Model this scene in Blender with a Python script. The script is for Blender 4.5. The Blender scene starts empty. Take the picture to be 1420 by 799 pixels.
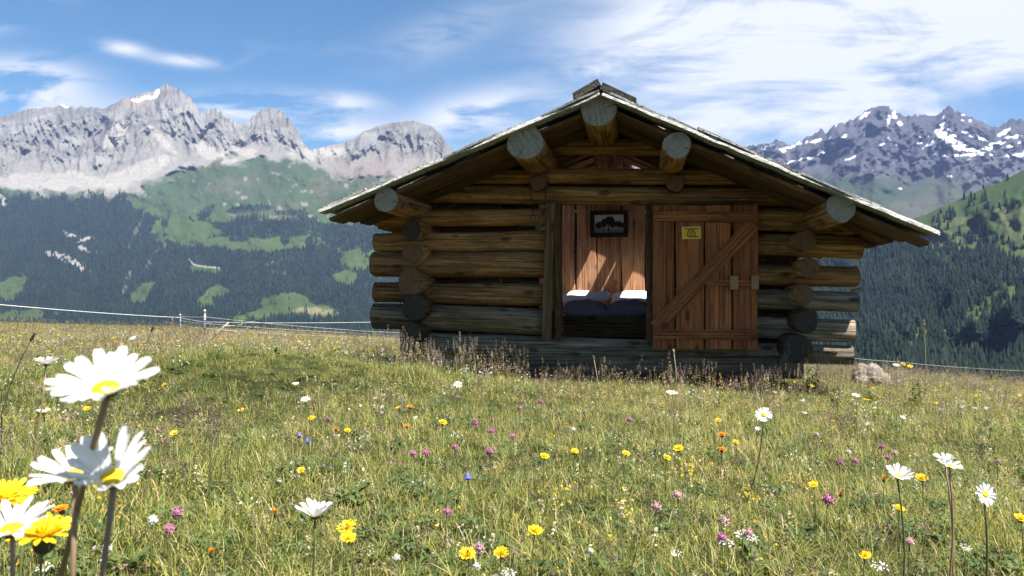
import bpy, bmesh, math, random
import numpy as np
from mathutils import Vector, Matrix, Quaternion
R = math.radians
random.seed(7)
rng = np.random.default_rng(11)
SC = bpy.context.scene
COL = SC.collection

# ------------------------------------------------------------------ camera
F = 1075.0            # focal length in photograph pixels (1420 wide)
CZ = 0.42             # eye height above the meadow at the camera
cam_data = bpy.data.cameras.new("camera")
cam = bpy.data.objects.new("camera", cam_data)
COL.objects.link(cam)
cam.location = (0, 0, CZ)
cam.rotation_euler = (R(90), 0, 0)
cam_data.sensor_width = 36.0
cam_data.lens = 36.0 * F / 1420.0
cam_data.clip_start = 0.02
cam_data.clip_end = 60000.0
cam_data.shift_y = 0.0
cam_data.dof.use_dof = True
cam_data.dof.focus_distance = 3.2
cam_data.dof.aperture_fstop = 16.0
SC.camera = cam
SC.render.resolution_x, SC.render.resolution_y = 1024, 576

# ------------------------------------------------------------------ hut axes and sun
HA = R(9.0)                                   # the cabin is turned 9 degrees
HU = Vector((math.cos(HA), -math.sin(HA), 0)) # along the front wall
HV = Vector((math.sin(HA), math.cos(HA), 0))  # into the cabin
HO = Vector((0.789, 7.07, 0.0))
SUN_LOCAL = Vector((0.49, -0.25, 1.0))        # towards the sun, in cabin axes
SUN_DIR = (HU * SUN_LOCAL.x + HV * SUN_LOCAL.y + Vector((0, 0, SUN_LOCAL.z))).normalized()
SUN_EL = math.asin(SUN_DIR.z)
SUN_AZ = math.atan2(SUN_DIR.x, SUN_DIR.y)

w = bpy.data.worlds.new("World"); SC.world = w
w.use_nodes = True
nt = w.node_tree; nt.nodes.clear()
def N(tree, t, **kw):
    n = tree.nodes.new(t)
    for k, v in kw.items():
        if k.startswith("i_"):
            key = k[2:]
            key = int(key) if key.isdigit() else key.replace("_", " ")
            n.inputs[key].default_value = v
        else:
            setattr(n, k, v)
    return n
out = N(nt, "ShaderNodeOutputWorld"); bg = N(nt, "ShaderNodeBackground")
sky = N(nt, "ShaderNodeTexSky", sky_type='NISHITA', sun_disc=False, sun_elevation=SUN_EL,
        sun_rotation=SUN_AZ, altitude=2000.0, air_density=1.0, dust_density=0.4, ozone_density=2.2)
SKY_STRENGTH = 0.053
bg.inputs[1].default_value = SKY_STRENGTH
tc = N(nt, "ShaderNodeTexCoord")
def M(tree, op, a, b=None, c=None, clamp=False):
    n = tree.nodes.new("ShaderNodeMath"); n.operation = op; n.use_clamp = clamp
    for i, v in enumerate((a, b, c)):
        if v is None: continue
        if isinstance(v, (int, float)): n.inputs[i].default_value = v
        else: tree.links.new(v, n.inputs[i])
    return n.outputs[0]
def L(tree, a, b): tree.links.new(a, b)
def ramp(tree, fac, stops, interp='LINEAR'):
    n = tree.nodes.new("ShaderNodeValToRGB"); cr = n.color_ramp; cr.interpolation = interp
    while len(cr.elements) > 1: cr.elements.remove(cr.elements[-1])
    for i, (p, c) in enumerate(stops):
        e = cr.elements[0] if i == 0 else cr.elements.new(p)
        e.position = p
        e.color = (c, c, c, 1) if isinstance(c, (int, float)) else (*c, 1)
    tree.links.new(fac, n.inputs[0]); return n.outputs[0]
def mix(tree, fac, a, b, blend='MIX'):
    n = tree.nodes.new("ShaderNodeMix"); n.data_type = 'RGBA'; n.blend_type = blend
    if isinstance(fac, (int, float)): n.inputs[0].default_value = fac
    else: tree.links.new(fac, n.inputs[0])
    for i, v in ((6, a), (7, b)):
        if isinstance(v, tuple): n.inputs[i].default_value = (*v[:3], 1)
        else: tree.links.new(v, n.inputs[i])
    return n.outputs[2]
# clouds: cirrus as functions of the sky direction (az = x/y plane position, el)
sep = N(nt, "ShaderNodeSeparateXYZ"); L(nt, tc.outputs["Generated"], sep.inputs[0])
yy = M(nt, 'MAXIMUM', M(nt, 'ABSOLUTE', sep.outputs[1]), 0.15)
U = M(nt, 'DIVIDE', sep.outputs[0], yy)       # tangent of azimuth
V = M(nt, 'DIVIDE', sep.outputs[2], yy)       # tangent of elevation
comb = N(nt, "ShaderNodeCombineXYZ"); L(nt, U, comb.inputs[0]); L(nt, V, comb.inputs[1]); L(nt, sep.outputs[1], comb.inputs[2])
mp = N(nt, "ShaderNodeMapping"); mp.inputs["Rotation"].default_value = (0, 0, R(-17)); mp.inputs["Scale"].default_value = (2.6, 9.0, 1.0)
L(nt, comb.outputs[0], mp.inputs[0])
def noise(tree, vec, scale, detail=6, rough=0.6, dist=0.0):
    n = N(tree, "ShaderNodeTexNoise"); n.inputs["Scale"].default_value = scale
    n.inputs["Detail"].default_value = detail; n.inputs["Roughness"].default_value = rough
    n.inputs["Distortion"].default_value = dist
    if vec is not None: L(tree, vec, n.inputs["Vector"])
    return n.outputs["Fac"]
wisps = noise(nt, mp.outputs[0], 1.3, 9, 0.62, 0.9)
mp2 = N(nt, "ShaderNodeMapping"); mp2.inputs["Scale"].default_value = (2.2, 7.0, 1.0); mp2.inputs["Location"].default_value = (3.1, 0.4, 0)
L(nt, comb.outputs[0], mp2.inputs[0])
puffs = noise(nt, mp2.outputs[0], 2.3, 8, 0.58, 0.3)
def blob(px, py, rx, ry, rot=0.0):
    """a cloud bank of the sky: elliptical falloff round a direction"""
    u0, v0 = (px - 710) / F, (400 - py) / F
    du = M(nt, 'SUBTRACT', U, u0); dv = M(nt, 'SUBTRACT', V, v0)
    c, s = math.cos(R(rot)), math.sin(R(rot))
    a = M(nt, 'ADD', M(nt, 'MULTIPLY', du, c * F / rx), M(nt, 'MULTIPLY', dv, s * F / rx))
    b = M(nt, 'SUBTRACT', M(nt, 'MULTIPLY', dv, c * F / ry), M(nt, 'MULTIPLY', du, s * F / ry))
    d = M(nt, 'ADD', M(nt, 'MULTIPLY', a, a), M(nt, 'MULTIPLY', b, b))
    return M(nt, 'POWER', 2.718, M(nt, 'MULTIPLY', d, -1.0))
def add(*v):
    r = v[0]
    for x in v[1:]: r = M(nt, 'ADD', r, x)
    return r
veil = add(blob(1080, 90, 300, 105, 18), M(nt,'MULTIPLY',blob(930, 30, 150, 70, 5),.75), M(nt,'MULTIPLY',blob(1350, 30, 260, 75, 14),.85), M(nt,'MULTIPLY',blob(950, 190, 240, 60, 10),.75), M(nt,'MULTIPLY',blob(1500, 70, 260, 40, 12),.7))
low = add(M(nt,'MULTIPLY',blob(35, 108, 80, 24, -4),1.2), M(nt,'MULTIPLY',blob(10, 140, 190, 22, -4),.8), blob(345, 150, 85, 20, 0), blob(470, 190, 90, 26, 0), blob(655, 160, 85, 30, 12), blob(1360, 165, 170, 36, 4), M(nt,'MULTIPLY',blob(480,142,46,12,-4),.7),
          M(nt,'MULTIPLY',blob(173, 68, 30, 9, -8),.9), M(nt,'MULTIPLY',blob(255, 85, 44, 8, -6),.8), M(nt,'MULTIPLY',blob(20,20,70,20,20),.35), M(nt,'MULTIPLY',blob(610,50,90,30,20),.3), M(nt,'MULTIPLY',blob(830,97,45,12,0),.7))
rest = M(nt, 'SUBTRACT', wisps, 0.52)         # a thin veil of cirrus all over the sky
mp3 = N(nt, "ShaderNodeMapping"); mp3.inputs["Rotation"].default_value = (0, 0, R(-14)); mp3.inputs["Scale"].default_value = (2.2, 19.0, 1.0)
L(nt, comb.outputs[0], mp3.inputs[0]); streak = noise(nt, mp3.outputs[0], 1.6, 8, 0.66, 1.4)
wis2 = M(nt, 'ADD', M(nt, 'MULTIPLY', wisps, .76), M(nt, 'MULTIPLY', streak, .24))
c1 = M(nt, 'MULTIPLY', M(nt, 'MINIMUM', veil, 1.05), M(nt, 'MULTIPLY_ADD', M(nt, 'SUBTRACT', wis2, 0.5), 4.6, 0.66, clamp=True))
c2 = M(nt, 'MULTIPLY', M(nt, 'MINIMUM', low, 1.2), M(nt, 'MULTIPLY_ADD', M(nt, 'SUBTRACT', puffs, 0.5), 9.0, 0.75, clamp=True))
c3 = M(nt, 'MULTIPLY', M(nt, 'MAXIMUM', M(nt, 'SUBTRACT', rest, 0.08), 0.0), 0.8)
cover = M(nt, 'MINIMUM', add(c1, c2, c3), 0.92)
SKY_CLOUD = (7.0, 7.1, 7.25)
shs = N(nt, 'ShaderNodeHueSaturation'); shs.inputs['Saturation'].default_value = 1.2; shs.inputs['Hue'].default_value = 0.488; L(nt, sky.outputs[0], shs.inputs['Color'])
L(nt, mix(nt, cover, shs.outputs[0], SKY_CLOUD), bg.inputs[0])
L(nt, bg.outputs[0], out.inputs[0])

sun_data = bpy.data.lights.new("sun", 'SUN'); sun = bpy.data.objects.new("sun", sun_data); COL.objects.link(sun)
sun_data.energy = 5.0; sun_data.angle = R(0.53); sun_data.color = (1.0, 0.955, 0.88)
sun.rotation_euler = (-SUN_DIR).to_track_quat('-Z', 'Y').to_euler()
sun.location = (0, 0, 50)

SC.view_settings.view_transform = 'Standard'
SC.view_settings.look = 'None'
SC.view_settings.exposure = 1.5
SC.view_settings.gamma = 1.0
SC.view_settings.use_curve_mapping = False
SC.render.engine = 'CYCLES'
cy = SC.cycles
cy.use_denoising = True
cy.max_bounces = 8; cy.diffuse_bounces = 4; cy.glossy_bounces = 2; cy.transmission_bounces = 4
cy.volume_bounces = 0; cy.transparent_max_bounces = 4
cy.use_adaptive_sampling = True; cy.adaptive_threshold = 0.01
cy.sample_clamp_indirect = 8.0

# ------------------------------------------------------------------ helpers
def tag(o, label=None, cat=None, group=None, kind=None):
    if label: o['label'] = label
    if cat: o['category'] = cat
    if group: o['group'] = group
    if kind: o['kind'] = kind
    return o
def mesh_np(name, verts, faces, mats=(), smooth=False, mat_idx=None):
    """verts (n,3); faces list of index lists or an (m,k) array"""
    me = bpy.data.meshes.new(name)
    verts = np.asarray(verts, dtype=np.float32)
    if isinstance(faces, np.ndarray):
        m, k = faces.shape
        me.vertices.add(len(verts)); me.vertices.foreach_set("co", verts.ravel())
        me.loops.add(m * k); me.loops.foreach_set("vertex_index", faces.astype(np.int32).ravel())
        me.polygons.add(m); me.polygons.foreach_set("loop_start", np.arange(0, m * k, k, dtype=np.int32))
        me.update(calc_edges=True)
    else:
        me.from_pydata([tuple(v) for v in verts], [], faces)
    for mt in mats: me.materials.append(mt)
    if mat_idx is not None: me.polygons.foreach_set("material_index", np.asarray(mat_idx, dtype=np.int32))
    if smooth: me.polygons.foreach_set("use_smooth", np.ones(len(me.polygons), dtype=bool))
    me.update()
    return me
def link(name, me, parent=None, loc=None, rot=None, mat4=None):
    o = bpy.data.objects.new(name, me); COL.objects.link(o)
    if parent: o.parent = parent
    if mat4 is not None: o.matrix_local = mat4
    else:
        if loc is not None: o.location = loc
        if rot is not None: o.rotation_euler = rot
    return o
def empty(name, loc=(0,0,0), rz=0.0):
    o = bpy.data.objects.new(name, None); COL.objects.link(o)
    o.location = loc; o.rotation_euler = (0, 0, rz); o.empty_display_size = 0.1
    return o
class MB:
    """collects shapes into one mesh"""
    def __init__(s): s.v = []; s.f = []; s.m = []
    def add(s, v, f, m=0):
        b = len(s.v); s.v += [tuple(x) for x in v]
        s.f += [[i + b for i in q] for q in f]; s.m += [m] * len(f)
    def box(s, c, d, m=0, rot=None, jit=0.0):
        cx, cy_, cz = c; hx, hy, hz = d[0]/2, d[1]/2, d[2]/2
        pts = []
        for sx in (-1, 1):
            for sy in (-1, 1):
                for sz in (-1, 1):
                    p = Vector((sx*hx, sy*hy, sz*hz)) + Vector((random.uniform(-jit, jit) for _ in range(3)))
                    if rot is not None: p = rot @ p
                    pts.append((p.x+cx, p.y+cy_, p.z+cz))
        s.add(pts, [[0,1,3,2],[4,6,7,5],[0,4,5,1],[2,3,7,6],[0,2,6,4],[1,5,7,3]], m)
    def tube(s, pts, rad, seg=6, m=0, cap=True):
        pts = [Vector(p) for p in pts]; n = len(pts)
        if not hasattr(rad, '__len__'): rad = [rad]*n
        rings = []; up = None
        for i, p in enumerate(pts):
            d = (pts[min(i+1, n-1)] - pts[max(i-1, 0)]).normalized()
            if up is None:
                up = Vector((0,0,1)) if abs(d.z) < 0.9 else Vector((1,0,0))
            a = d.cross(up).normalized(); b = a.cross(d).normalized(); up = b
            rings.append([p + (a*math.cos(2*math.pi*k/seg) + b*math.sin(2*math.pi*k/seg))*rad[i] for k in range(seg)])
        v = [q for r_ in rings for q in r_]; f = []
        for i in range(n-1):
            for k in range(seg):
                f.append([i*seg+k, i*seg+(k+1)%seg, (i+1)*seg+(k+1)%seg, (i+1)*seg+k])
        if cap:
            f.append(list(range(seg))[::-1]); f.append([(n-1)*seg+k for k in range(seg)])
        s.add(v, f, m)
    def mesh(s, name, mats, smooth=False):
        me = bpy.data.meshes.new(name); me.from_pydata(s.v, [], s.f)
        for mt in mats: me.materials.append(mt)
        me.polygons.foreach_set("material_index", np.asarray(s.m, dtype=np.int32))
        if smooth: me.polygons.foreach_set("use_smooth", np.ones(len(me.polygons), dtype=bool))
        me.update(); return me

def _hash(ix, iy, seed):
    h = (ix.astype(np.int64) * 374761393 + iy.astype(np.int64) * 668265263 + seed * 1442695041) & 0xFFFFFFFF
    h = ((h ^ (h >> 13)) * 1274126177) & 0xFFFFFFFF
    return ((h ^ (h >> 16)) & 0xFFFF) / 65535.0
def vnoise(x, y, seed=0):
    ix, iy = np.floor(x), np.floor(y); fx, fy = x - ix, y - iy
    fx = fx*fx*fx*(fx*(fx*6-15)+10); fy = fy*fy*fy*(fy*(fy*6-15)+10)
    a = _hash(ix, iy, seed); b = _hash(ix+1, iy, seed); c = _hash(ix, iy+1, seed); d = _hash(ix+1, iy+1, seed)
    return (a + (b-a)*fx) + ((c + (d-c)*fx) - (a + (b-a)*fx)) * fy
def fbm(x, y, oct=5, seed=0, gain=0.5, lac=2.03):
    s = 0; a = 1.0; t = 0
    for o in range(oct):
        s = s + a * vnoise(x, y, seed + o*17); t += a; a *= gain
        x, y = x*lac*0.94 + y*lac*0.34 + 5.3, y*lac*0.94 - x*lac*0.34 + 1.7
    return s / t
def ridged(x, y, oct=5, seed=0, gain=0.55):
    s = 0; a = 1.0; t = 0
    for o in range(oct):
        s = s + a * (1 - np.abs(2*vnoise(x, y, seed + o*29) - 1)); t += a; a *= gain
        x, y = x*1.9 + y*0.7 + 3.1, y*1.9 - x*0.7 + 7.7
    return s / t
def sstep(a, b, x):
    t = np.clip((x - a) / (b - a), 0, 1); return t*t*(3-2*t)

# ------------------------------------------------------------------ materials
def new_mat(name):
    m = bpy.data.materials.new(name); m.use_nodes = True
    t = m.node_tree; t.nodes.clear()
    o = t.nodes.new("ShaderNodeOutputMaterial"); b = t.nodes.new("ShaderNodeBsdfPrincipled")
    b.inputs["Roughness"].default_value = 0.8
    b.inputs["Specular IOR Level"].default_value = 0.25
    t.links.new(b.outputs[0], o.inputs[0])
    return m, t, b, o
def objco(t, scale=(1,1,1), gen=False, loc=(0,0,0)):
    c = t.nodes.new("ShaderNodeTexCoord"); mp_ = t.nodes.new("ShaderNodeMapping")
    mp_.inputs["Scale"].default_value = scale; mp_.inputs["Location"].default_value = loc
    t.links.new(c.outputs["Object"], mp_.inputs[0])
    # every object its own piece of wood
    oi = t.nodes.new("ShaderNodeObjectInfo"); va = t.nodes.new("ShaderNodeVectorMath"); va.operation = 'ADD'
    m2 = t.nodes.new("ShaderNodeVectorMath"); m2.operation = 'SCALE'; m2.inputs[0].default_value = (37.0, 23.0, 51.0)
    t.links.new(oi.outputs["Random"], m2.inputs["Scale"])
    t.links.new(mp_.outputs[0], va.inputs[0]); t.links.new(m2.outputs[0], va.inputs[1])
    return va.outputs[0], oi.outputs["Random"]
def bump(t, b, h, strength=0.4, dist=0.02):
    n = t.nodes.new("ShaderNodeBump"); n.inputs["Strength"].default_value = strength; n.inputs["Distance"].default_value = dist
    t.links.new(h, n.inputs["Height"]); t.links.new(n.outputs[0], b.inputs["Normal"])
def wood(name, dark, mid, light, grain=9.0, bumpd=0.012, knots=True, tint=0.25, rough=0.85, axis='X'):
    """grain runs along the object's own X axis"""
    m, t, b, o = new_mat(name)
    sc_ = {'X': (1.0, grain, grain), 'Z': (grain, grain, 1.0), 'Y': (grain, 1.0, grain)}[axis]
    v, rnd = objco(t, sc_)
    n1 = noise(t, v, 2.2, 7, 0.65, 0.6)
    sc2 = {'X': (0.55, grain*3.4, grain*3.4), 'Z': (grain*3.4, grain*3.4, 0.55), 'Y': (grain*3.4, .55, grain*3.4)}[axis]
    v2, _ = objco(t, sc2); n2 = noise(t, v2, 2.0, 4, 0.6, 0.2)
    v3, _ = objco(t, (2.5, 2.5, 2.5)); n3 = noise(t, v3, 1.0, 4, 0.6)
    c = ramp(t, n1, [(0.25, dark), (0.5, mid), (0.78, light)])
    cr = ramp(t, n2, [(0.33, 0.2), (0.47, 0.95), (0.7, 1.25)])
    c = mix(t, 0.8, c, cr, 'MULTIPLY')
    c = mix(t, M(t, 'MULTIPLY', ramp(t, n3, [(0.4, 0.0), (0.75, 1.0)]), 0.55), c, dark)
    h = M(t, 'ADD', M(t, 'MULTIPLY', n1, 0.6), cr)
    if knots:
        ks = {'X': (3.0, 7.0, 7.0), 'Z': (7.0, 7.0, 3.0), 'Y': (7.0, 3.0, 7.0)}[axis]
        v4, _ = objco(t, ks); vo = N(t, "ShaderNodeTexVoronoi"); vo.inputs["Scale"].default_value = 1.0
        L(t, v4, vo.inputs["Vector"])
        kf = ramp(t, vo.outputs["Distance"], [(0.0, 1.0), (0.12, 0.85), (0.2, 0.0)])
        c = mix(t, M(t, 'MULTIPLY', kf, 0.75), c, tuple(x*0.45 for x in dark))
    hv = N(t, "ShaderNodeHueSaturation"); L(t, c, hv.inputs["Color"])
    L(t, M(t, 'MULTIPLY_ADD', rnd, tint*2, 1.0 - tint), hv.inputs["Value"])
    L(t, hv.outputs[0], b.inputs["Base Color"]); b.inputs["Roughness"].default_value = rough
    bump(t, b, h, 0.8, bumpd)
    return m
def plain(name, col, rough=0.7, metal=0.0, var=0.15, scale=20.0, bumps=0.0, spec=0.25):
    m, t, b, o = new_mat(name)
    v, rnd = objco(t, (1,1,1)); n = noise(t, v, scale, 5, 0.6)
    c = mix(t, n, tuple(x*(1-var) for x in col), tuple(min(1, x*(1+var)) for x in col))
    L(t, c, b.inputs["Base Color"]); b.inputs["Roughness"].default_value = rough
    b.inputs["Metallic"].default_value = metal; b.inputs["Specular IOR Level"].default_value = spec
    if bumps: bump(t, b, n, bumps, 0.01)
    return m
MAT = {}
MAT['log_warm'] = wood('log_bark_brown', (0.06,0.029,0.012), (0.36,0.18,0.07), (0.60,0.36,0.165))
MAT['log_grey'] = wood('log_weathered_grey', (0.06,0.042,0.027), (0.23,0.165,0.105), (0.40,0.31,0.21))
MAT['log_silver'] = wood('log_weathered_sunlit', (0.07,0.053,0.037), (0.27,0.215,0.15), (0.52,0.46,0.37))  # weathered grey, paled further for the sun on the corner stubs
MAT['log_dark'] = wood('log_dark_brown', (0.04,0.022,0.012), (0.10,0.056,0.027), (0.19,0.115,0.058))
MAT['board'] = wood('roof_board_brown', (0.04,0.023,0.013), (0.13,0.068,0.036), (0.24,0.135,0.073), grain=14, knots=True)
MAT['door'] = wood('door_board_red_brown', (0.11,0.034,0.012), (0.34,0.112,0.040), (0.46,0.18,0.07), grain=12, axis='Z', bumpd=.006)
MAT['door_x'] = wood('door_brace_red_brown', (0.11,0.035,0.012), (0.34,0.115,0.041), (0.46,0.18,0.07), grain=12, bumpd=.006)
MAT['lining'] = wood('larch_board_orange', (0.20,0.09,0.045), (0.58,0.30,0.165), (0.72,0.44,0.27), grain=9, axis='Z', bumpd=.006, tint=.15)
MAT['shingle'] = wood('shingle_silver_grey', (0.17,0.155,0.14), (0.40,0.385,0.355), (0.62,0.60,0.57), grain=10, knots=False, tint=.3, bumpd=.01)
MAT['ridge'] = wood('ridge_board_grey', (0.03,0.027,0.022), (0.075,0.068,0.055), (0.16,0.14,0.10), grain=10, bumpd=.01)
MAT['fencepost'] = plain('fence_post_white', (0.55,0.53,0.49), 0.6, var=.15)
def end_grain(name, base):
    m, t, b, o = new_mat(name)
    c = N(t, "ShaderNodeTexCoord"); sp = N(t, "ShaderNodeSeparateXYZ"); L(t, c.outputs["Object"], sp.inputs[0])
    oi = N(t, "ShaderNodeObjectInfo")
    cb = N(t, "ShaderNodeCombineXYZ"); L(t, sp.outputs[1], cb.inputs[1]); L(t, sp.outputs[2], cb.inputs[2])
    L(t, M(t, 'MULTIPLY', oi.outputs["Random"], 40.0), cb.inputs[0])
    nz = noise(t, cb.outputs[0], 9.0, 3, 0.6)
    r_ = M(t, 'SQRT', M(t, 'ADD', M(t, 'MULTIPLY', sp.outputs[1], sp.outputs[1]), M(t, 'MULTIPLY', sp.outputs[2], sp.outputs[2])))
    rings = M(t, 'SINE', M(t, 'MULTIPLY', M(t, 'MULTIPLY_ADD', nz, 0.03, r_), 620.0))
    # saw marks across the cut
    ang = M(t, 'MULTIPLY', oi.outputs["Random"], 3.0)
    rot = N(t, "ShaderNodeVectorRotate"); rot.rotation_type = 'X_AXIS'; L(t, cb.outputs[0], rot.inputs["Vector"]); L(t, ang, rot.inputs["Angle"])
    mp_ = N(t, "ShaderNodeMapping"); mp_.inputs["Scale"].default_value = (1, 130, 6); L(t, rot.outputs[0], mp_.inputs[0])
    saw = noise(t, mp_.outputs[0], 1.0, 4, 0.6, 0.3)
    fine = noise(t, cb.outputs[0], 130.0, 4, 0.7)
    h = M(t, 'ADD', M(t, 'MULTIPLY', rings, 0.2), M(t, 'ADD', M(t,'MULTIPLY',saw,0.9), M(t, 'MULTIPLY', fine, 1.1)))
    for j_ in (0.0, 2.3):      # drying cracks running from the heart to the bark
        an = M(t, 'MULTIPLY_ADD', oi.outputs["Random"], 19.0, j_); cs_ = M(t, 'COSINE', an); sn_ = M(t, 'SINE', an)
        acr = M(t, 'ABSOLUTE', M(t, 'ADD', M(t, 'SUBTRACT', M(t, 'MULTIPLY', sp.outputs[1], sn_), M(t, 'MULTIPLY', sp.outputs[2], cs_)), M(t, 'MULTIPLY', M(t, 'SUBTRACT', nz, .5), .02)))
        alo = M(t, 'ADD', M(t, 'MULTIPLY', sp.outputs[1], cs_), M(t, 'MULTIPLY', sp.outputs[2], sn_))
        ck_ = M(t, 'MULTIPLY', M(t, 'LESS_THAN', acr, M(t, 'MULTIPLY', alo, .03)), M(t, 'GREATER_THAN', alo, .015 + .02*j_))
        h = M(t, 'SUBTRACT', h, M(t, 'MULTIPLY', ck_, 1.0))
    col = ramp(t, h, [(0.62, tuple(x*0.22 for x in base)), (0.98, base), (1.32, tuple(min(1, x*1.75) for x in base))])
    L(t, col, b.inputs["Base Color"]); b.inputs["Roughness"].default_value = 0.9
    bump(t, b, h, 0.7, 0.006)
    return m
MAT['end_grey'] = end_grain('end_grain_grey', (0.225,0.20,0.168))
MAT['end_brown'] = end_grain('end_grain_brown', (0.12,0.068,0.036))
MAT['end_dark'] = end_grain('end_grain_dark', (0.042,0.034,0.027))
# ================================================================== SETTING
def ground_z(x, y):
    """height of the meadow (numpy arrays); drops away beyond the brow"""
    x = np.asarray(x, dtype=float); y = np.asarray(y, dtype=float)
    yc = np.where(y < 22, y, 22 + (y-22)*0.4)
    z = -0.05 * yc - 0.05*sstep(2,6,y) - 0.03 * np.clip(x, -40, 40)
    z = z + 0.05*(fbm(x*0.35+9, y*0.35, 3, 5) - 0.5) + 0.035*(fbm(x*1.6+3, y*1.6, 3, 9) - 0.5)*sstep(0.8, 2.5, np.hypot(x, y))
    z = z + 0.27*np.exp(-((x+1.6)/1.3)**2 - ((y-4.9)/1.0)**2)
    z = z - 0.045*np.clip(x-2.4, 0, 7)
    brow = np.clip(20.0 - 0.62*np.clip(x, -8, 14), 11.5, 25)
    d = np.maximum(y - brow, 0); side = np.maximum(np.abs(x) - 60, 0)
    z = z - (np.sqrt(d*d + 9) - 3) * 0.42 - side*0.02
    return z
def gz(x, y): return float(ground_z(np.array([x]), np.array([y]))[0])

def land_mat(name, bump_scale, bump_d, detail_scale):
    m, t, b, o = new_mat(name)
    at = N(t, "ShaderNodeVertexColor"); at.layer_name = "cover"
    c = N(t, "ShaderNodeTexCoord")
    n = noise(t, c.outputs["Object"], detail_scale, 8, 0.68)
    n2 = noise(t, c.outputs["Object"], detail_scale*7.3, 6, 0.7)
    f = M(t, 'MULTIPLY', M(t, 'MULTIPLY_ADD', n, 0.5, 0.75), M(t, 'MULTIPLY_ADD', n2, 0.8, 0.6))
    mul = N(t, "ShaderNodeVectorMath", operation='SCALE'); L(t, at.outputs["Color"], mul.inputs[0]); L(t, f, mul.inputs["Scale"])
    L(t, mul.outputs[0], b.inputs["Base Color"]); b.inputs["Roughness"].default_value = 0.95
    b.inputs["Specular IOR Level"].default_value = 0.05
    bump(t, b, M(t, 'ADD', n, M(t, 'MULTIPLY', n2, 0.35)), 0.9, bump_d)
    return m
def fan_sheet(name, px, t, Y, py, cover, mat, kind='structure', label=None, smooth=True):
    """terrain sheet given as rows of distance Y and sight height py for each azimuth px"""
    X = (px - 710)/F * Y; Z = CZ + (400 - py)/F * Y
    n, m = px.shape
    v = np.stack([X, Y, Z], -1).reshape(-1, 3)
    idx = np.arange(n*m).reshape(n, m)
    f = np.stack([idx[:-1,:-1], idx[1:,:-1], idx[1:,1:], idx[:-1,1:]], -1).reshape(-1, 4)
    me = mesh_np(name, v, f, [mat], smooth)
    ca = me.color_attributes.new("cover", 'FLOAT_COLOR', 'POINT')
    rgba = np.ones((n*m, 4), dtype=np.float32); rgba[:, :3] = cover.reshape(-1, 3)
    ca.data.foreach_set("color", rgba.ravel())
    o = link(name, me); o['kind'] = kind
    if label: o['label'] = label
    return o, v.reshape(n, m, 3)
def lerp3(a, b, m): return a*(1-m[..., None]) + np.asarray(b)*m[..., None]
def ell(px, py, cx, cy_, rx, ry, rot=0, soft=0.35, seed=1, rag=0.55, fs=0.06):
    c, s = math.cos(R(rot)), math.sin(R(rot))
    dx, dy = px-cx, py-cy_
    a = (dx*c + dy*s)/rx; b = (-dx*s + dy*c)/ry
    d = np.sqrt(a*a + b*b) + rag*(fbm(px*fs, py*fs*1.6, 4, seed) - 0.5)*2
    return 1 - sstep(1-soft*0.5, 1+soft*0.5, d)

# ---- the limestone massif across the valley
sk = np.array([(-700,190),(-400,175),(-150,170),(-40,168),(0,163),(20,157),(45,150),(70,150),(90,147),(105,151),(125,149),(140,151),(152,147),(165,140),(180,135),(190,132),(205,128),(218,122),(230,118),(240,120),(250,126),(262,135),(270,145),(277,153),(284,156),(290,151),(297,150),(303,155),(312,163),(325,170),(335,175),(343,171),(350,162),(358,156),(367,152),(375,150),(384,152),(392,158),(400,166),(408,176),(415,186),(421,197),(430,207),(445,205),(458,202),(470,200),(482,196),(492,192),(505,183),(518,177),(530,173),(545,170),(560,168),(572,168),(585,171),(595,174),(604,180),(612,188),(619,198),(626,207),(640,215),(670,228),(720,250),(800,285),(900,320),(1000,355),(1080,430),(1180,556),(1220,559)], float)
nx, nr = 1040, 300
pxa = np.linspace(-420, 1210, nx); ta = np.linspace(0, 1, nr)
PX, T = np.meshgrid(pxa, ta, indexing='ij')
skl = np.interp(PX, sk[:,0], sk[:,1])
low = np.full_like(PX, 560.0)
PY = low + (skl - low) * T
q = (PY - 150)/350.0
Yd = 900 + 5400*np.clip((560-PY)/(560-150), 0, 1.2)**0.85
# the peaks behind stand farther than the ridge in front
foot = np.interp(PX, [-420,0,60,130,195,230,262,300,360,410,440,470,520,560,620,700,980], [262,260,268,272,266,248,234,222,218,226,232,240,246,248,246,270,330])
rockm = sstep(6, -6, PY - foot + 16*(fbm(PX*0.05, PY*0.07, 4, 3)-0.5)*2)
hrel = np.clip((foot - PY)/np.maximum(foot - skl, 8), 0, 1)
edge = sstep(1.0, 0.93, T)
wx = 26*(fbm(PX*0.014, PY*0.014, 4, 8)-.5)*2 + 0.35*PY
gul = ridged((PX+wx)*0.022, PY*0.009 + PX*.004, 6, 21, .58)
gul2 = ridged((PX-wx*.7)*0.075, PY*0.026 + PX*.01, 6, 44, .62)
rocky = rockm*sstep(0.15, 0.6, hrel + 0.25*(fbm(PX*0.03, PY*0.03, 4, 12)-0.5)*2)
Yd = Yd - (gul-0.55)*480*rocky*(0.35+0.65*edge) - (gul2-0.55)*240*rocky*(0.25+.75*edge)
Yd = Yd - (fbm(PX*0.02, PY*0.02, 5, 31)-0.5)*330*(1-rockm)*sstep(0,0.25,T)
crag = (ridged(PX*0.16, PX*0+3.3, 5, 61, .7)-0.6)*15*np.interp(PX, [-420,0,120,200,420,440,500,640], [.35,.4,.5,.8,.8,.3,.35,.3])
PYd = PY + crag*sstep(0.955, 1.0, T) 
PYd = PYd + (gul2-0.55)*5.0*rocky*edge
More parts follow.
